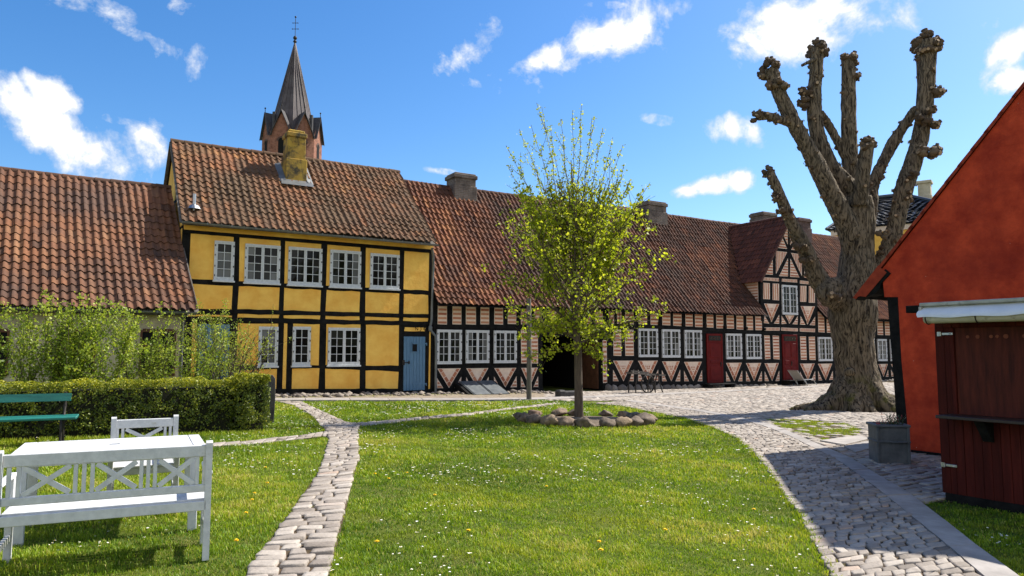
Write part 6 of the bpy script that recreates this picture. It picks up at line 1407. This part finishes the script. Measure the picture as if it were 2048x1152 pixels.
MT['grass'] = rndmat('lawn_grass', [(0, (.05, .115, .006)), (.35, (.145, .245, .010)), (.65, (.255, .355, .015)), (.85, (.37, .415, .026)), (1, (.54, .46, .14))], .55, bstr=0, trans=.35, tboost=1.25, fine=0, spec=.3, patch=(.34, .34, .022), pscale=.8, plo=.5, phi=.8)
Vc = np.concatenate(V_); Fq = np.concatenate([f for f in F_[0::2]]); Ft = np.concatenate([f for f in F_[1::2]])[:, :3]; Rq = np.concatenate(R_[0::2])
me = bpy.data.meshes.new('grass'); me.vertices.add(len(Vc)); me.vertices.foreach_set('co', Vc.astype(np.float32).ravel()); nq, nt_ = len(Fq), len(Ft); me.loops.add(nq*4+nt_*3); me.loops.foreach_set('vertex_index', np.concatenate([Fq.ravel(), Ft.ravel()]).astype(np.int32)); me.polygons.add(nq+nt_)
me.polygons.foreach_set('loop_start', np.concatenate([np.arange(nq)*4, nq*4+np.arange(nt_)*3]).astype(np.int32)); me.materials.append(MT['grass']); at = me.attributes.new('rnd', 'FLOAT', 'FACE'); at.data.foreach_set('value', np.concatenate([Rq, Rq]).astype(np.float32)); me.update(calc_edges=True); me.validate()
tag(link(bpy.data.objects.new('grass', me)), 'short spring lawn grass', 'grass', kind='stuff')
# tufts and moss among the setts, thin grass in the gravel
V_, F_, R_ = [], [], []
def tuft(x, y, n, h, sp):
    for k in range(n):
        a = RNG.uniform(0, 6.28); p = Vector((x+RNG.normal(0, sp), y+RNG.normal(0, sp), gz(x)+.0)); d = Vector((math.cos(a)*.6, math.sin(a)*.6, 1)); blade(p, d, h*RNG.uniform(.5, 1.2), .006, RNG.uniform(.3, .95))
mp = moss
for i in range(4600):
    p = np.array([[RNG.uniform(mp[:, 0].min(), mp[:, 0].max()), RNG.uniform(mp[:, 1].min(), mp[:, 1].max())]])
    if inpoly(p, mp)[0] and mnoise.noise(Vector((p[0, 0]*1.5, p[0, 1]*1.5, 0))) > -.25: tuft(p[0, 0], p[0, 1], 5, .028, .03)
for i in range(340): c = H.wor((RNG.uniform(-6, 4), RNG.uniform(-1.3, -.2), 0)); tuft(c.x, c.y, 5, .05, .06)
for i in range(500):

    q = np.array(LL); d = resamp(LL, 200); k = RNG.integers(10, 190); tuft(d[k][0]+RNG.normal(0, .03), d[k][1]+RNG.normal(0, .02), 6, .05, .02)
for i in range(300): a = RNG.uniform(0, 6.28); tuft(RC.x+1.72*math.cos(a), RC.y+1.52*math.sin(a), 6, .07, .05)
for i in range(160): a = RNG.uniform(0, 6.28); r = math.sqrt(RNG.random()); tuft(RC.x+1.2*r*math.cos(a), RC.y+1.0*r*math.sin(a), 4, .06, .04)
for i in range(420): f = RNG.uniform(-7, .35); p = Vector((hr.x+f*math.cos(HD)+.35*math.sin(HD)*RNG.uniform(.2, 1), hr.y+f*math.sin(HD)-.35*math.cos(HD)*RNG.uniform(.2, 1), 0)); tuft(p.x, p.y, 7, .085, .05)
for i in range(120): p = (ob.x+RNG.uniform(1.2, 3.5), ob.y+RNG.uniform(1, 5)); tuft(*p, 8, .08, .1)
o = mesh_np('grass_tufts', V_, F_, R_, MT['grass']); tag(o, 'tufts of grass and moss between the paving stones', 'grass', kind='stuff')
# daisies: white specks over the lawns
def flower(V, F, x, y, z, r, n, cup, R, rv):
    b = len(V); V.append((x, y, z+.002)); R2 = []
    for k in range(n): a = 2*math.pi*k/n+RNG.uniform(-.2, .2); V.append((x+r*math.cos(a), y+r*math.sin(a), z+cup+RNG.uniform(-.003, .003)))
    for k in range(n): F.append((b, b+1+k, b+1+(k+1) % n)); R.append(rv)
MT['daisy'] = rndmat('daisy', [(0, (.75, .75, .70)), (.6, (.8, .8, .78)), (.61, (.75, .5, .02)), (1, (.8, .55, .03))], .7, bstr=0, fine=0)
V_, F_, R_ = [], [], []; cnt = 0
def daisies(n, x0, x1, y0, y1, thr, seed, r=(.007, .013)):
    for i in range(n):
        x, y = RNG.uniform(x0, x1), RNG.uniform(y0, y1)
        if mnoise.noise(Vector((x*.7, y*.7, seed))) < thr or not grass_ok(np.array([[x, y]]))[0]: continue
        h = RNG.uniform(.028, .045); rr = RNG.uniform(*r); flower(V_, F_, x, y, gz(x)+h, rr, 6, .004, R_, .2); flower(V_, F_, x, y, gz(x)+h+.004, rr*.35, 5, -.002, R_, .9)
daisies(800, -4, 4.5, 4.2, 9, .08, 1); daisies(1300, -5, 4.5, 9, 15, .08, 2, (.011, .019)); daisies(1400, -8, 2, 17, 24, -.05, 3, (.018, .032)); daisies(500, -8, -2, 10.5, 17, -.05, 5, (.012, .02)); daisies(120, 4, 6.5, 5, 8, .05, 8)
o = mesh_np('daisies', V_, F_, R_, MT['daisy']); tag(o, 'white daisies scattered through the lawn', 'daisies', kind='stuff')
# dandelions, each its own
MT['dandelion'] = rndmat('dandelion', [(0, (.78, .50, .01)), (1, (.85, .62, .02))], .7, bstr=0, fine=0); MT['stem'] = simple('flower_stem', (.12, .2, .03), (.2, .28, .05), 10, .7)
proto = None
for i, (px, py) in enumerate([(1330, 1071), (1508, 1029), (754, 1096), (777, 966), (814, 954), (937, 1073), (472, 1094), (492, 1037), (509, 996), (534, 975), (504, 1010), (1198, 1096), (1202, 1113), (531, 943), (750, 956), (1093, 982), (870, 1000)]):
    g = G(px, py)
    if proto is None:
        d = empty('dandelion', g, 0, 'yellow dandelion flower in the lawn', 'flower', 'dandelions in the lawn'); v_, f_, r_ = [], [], []
        for L in range(3): flower(v_, f_, 0, 0, .05+.004*L, .021-.005*L, 11, .004, r_, .3*L)
        o = mesh_np('flower_head', v_, f_, r_, MT['dandelion'], d); q = MB(); q.tube([(0, 0, 0), (.004, 0, .05)], .003, 5); q.build('stem', MT['stem'], d); proto = d
    else: d = copy_tree(proto)
    d.location = g; d.rotation_euler = (0, 0, i*1.1)
# ================================================================== sky, sun, camera
SUN_EL, SUN_AZ = 47.0, rad(29.5)           # direction to the sun in plan
w = bpy.data.worlds.new('World'); scene.world = w; w.use_nodes = True; nt = w.node_tree; nt.nodes.clear()
sky = nt.nodes.new('ShaderNodeTexSky'); sky.sky_type = 'NISHITA'; sky.sun_disc = False; sky.sun_elevation = rad(SUN_EL); sky.sun_rotation = math.pi/2-SUN_AZ; sky.air_density = 1.0; sky.dust_density = .7; sky.ozone_density = 3.5; sky.altitude = 0
base = mixc(nt, 1.0, sky.outputs[0], (SKYK, SKYK, SKYK), 'MULTIPLY')
hs = nd(nt, 'ShaderNodeHueSaturation', None, Hue=.503, Saturation=1.3, Value=.69, Color=base); base = hs.outputs[0]
tc = nt.nodes.new('ShaderNodeTexCoord'); D = tc.outputs['Generated']
n1 = nd(nt, 'ShaderNodeTexNoise', None, Vector=D, Scale=9.0, Detail=12.0, Roughness=.60, Distortion=.35).outputs[0]
n2 = nd(nt, 'ShaderNodeTexNoise', None, Vector=D, Scale=24.0, Detail=8.0, Roughness=.65).outputs[0]
best = None
#            px    py   half-w half-h tilt  weight
CL = [(200, 32, 150, 40, 22, 1.12), (318, 88, 60, 24, 25, .9), (10, 195, 52, 40, 40, .75), (40, 222, 60, 26, 20, .7), (130, 282, 122, 52, 12, 1.0), (292, 292, 46, 52, 25, .9), (115, 190, 52, 28, 25, .85),
      (935, 110, 76, 34, -38, 1.08), (1090, 118, 130, 36, -22, 1.08), (1205, 85, 140, 62, -12, 1.15), (1600, 70, 145, 58, -4, 1.2), (1690, 45, 80, 38, -20, .9), (1480, 255, 55, 32, 10, .66), (1400, 378, 62, 17, -8, .75), (1480, 365, 22, 24, 40, .7), (1318, 240, 40, 16, 8, .42), (2030, 85, 55, 34, -25, .9), (2040, 160, 40, 26, 0, .8), (935, 165, 45, 14, 10, .5), (370, 18, 40, 18, -10, .5), (230, 238, 30, 12, 5, .4), (1215, 10, 50, 10, 5, .4), (1995, 45, 30, 12, 0, .45), (900, 345, 40, 8, 8, .3), (1440, 150, 40, 12, 0, .32)]
for (px, py, a, b, tl, wt) in CL:
    d = ray(px, py).normalized(); r_ = d.cross(Vector((0, 0, 1))).normalized(); u_ = r_.cross(d); t = rad(-tl); ax = (r_*math.cos(t)+u_*math.sin(t)); ay = (u_*math.cos(t)-r_*math.sin(t)); k = FOC*1.02
    v = nd(nt, 'ShaderNodeVectorMath', {'operation': 'SUBTRACT'}, i0=D, i1=tuple(d)).outputs[0]
    x = nd(nt, 'ShaderNodeVectorMath', {'operation': 'DOT_PRODUCT'}, i0=v, i1=tuple(ax*(k/a/.9))).outputs['Value']; y = nd(nt, 'ShaderNodeVectorMath', {'operation': 'DOT_PRODUCT'}, i0=v, i1=tuple(ay*(k/b/.86))).outputs['Value']
    l = math_(nt, 'POWER', math_(nt, 'ADD', math_(nt, 'MULTIPLY', x, x), math_(nt, 'MULTIPLY', y, y)), .5); e = math_(nt, 'MULTIPLY_ADD', l, -.62*1.0, .62+.18*wt)
    e = math_(nt, 'MINIMUM', e, .62*wt)
    best = e if best is None else math_(nt, 'MAXIMUM', best, e)
sx = nd(nt, 'ShaderNodeSeparateXYZ', None, Vector=D)     # unseen cumulus added behind the viewer to fill-light the shaded fronts
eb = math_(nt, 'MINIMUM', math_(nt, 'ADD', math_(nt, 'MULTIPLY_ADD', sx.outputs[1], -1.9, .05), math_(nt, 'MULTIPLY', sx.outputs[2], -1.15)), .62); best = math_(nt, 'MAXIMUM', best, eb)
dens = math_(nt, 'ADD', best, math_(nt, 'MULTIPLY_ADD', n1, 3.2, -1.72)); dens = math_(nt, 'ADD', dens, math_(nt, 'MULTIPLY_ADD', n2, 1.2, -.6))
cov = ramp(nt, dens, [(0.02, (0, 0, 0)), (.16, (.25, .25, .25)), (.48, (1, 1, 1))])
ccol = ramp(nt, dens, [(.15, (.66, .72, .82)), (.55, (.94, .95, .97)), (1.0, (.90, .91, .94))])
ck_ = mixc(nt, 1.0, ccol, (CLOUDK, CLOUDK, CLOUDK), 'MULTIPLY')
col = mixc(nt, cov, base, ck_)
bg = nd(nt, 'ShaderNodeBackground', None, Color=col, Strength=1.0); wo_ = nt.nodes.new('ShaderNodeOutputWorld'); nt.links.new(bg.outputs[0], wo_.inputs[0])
sl = bpy.data.lights.new('sun', 'SUN'); sl.energy = SUNE; sl.angle = rad(.53); sl.color = (1, .945, .86); so_ = bpy.data.objects.new('sun', sl); link(so_)
dv = Vector((math.cos(SUN_AZ)*math.cos(rad(SUN_EL)), math.sin(SUN_AZ)*math.cos(rad(SUN_EL)), math.sin(rad(SUN_EL)))); so_.rotation_euler = dv.to_track_quat('Z', 'Y').to_euler()
cam = bpy.data.cameras.new('camera'); cam.sensor_width = 36; cam.lens = FOC/2048*36; cam.clip_end = 3000; cam.clip_start = .05
co_ = bpy.data.objects.new('camera', cam); co_.location = (0, 0, EYE); co_.rotation_euler = (math.pi/2+PITCH, 0, 0); link(co_); scene.camera = co_
scene.view_settings.view_transform = 'Standard'; scene.view_settings.look = 'None'; scene.view_settings.exposure = EXPO; scene.view_settings.gamma = 1.0
scene.cycles.max_bounces = 6; scene.cycles.transparent_max_bounces = 4
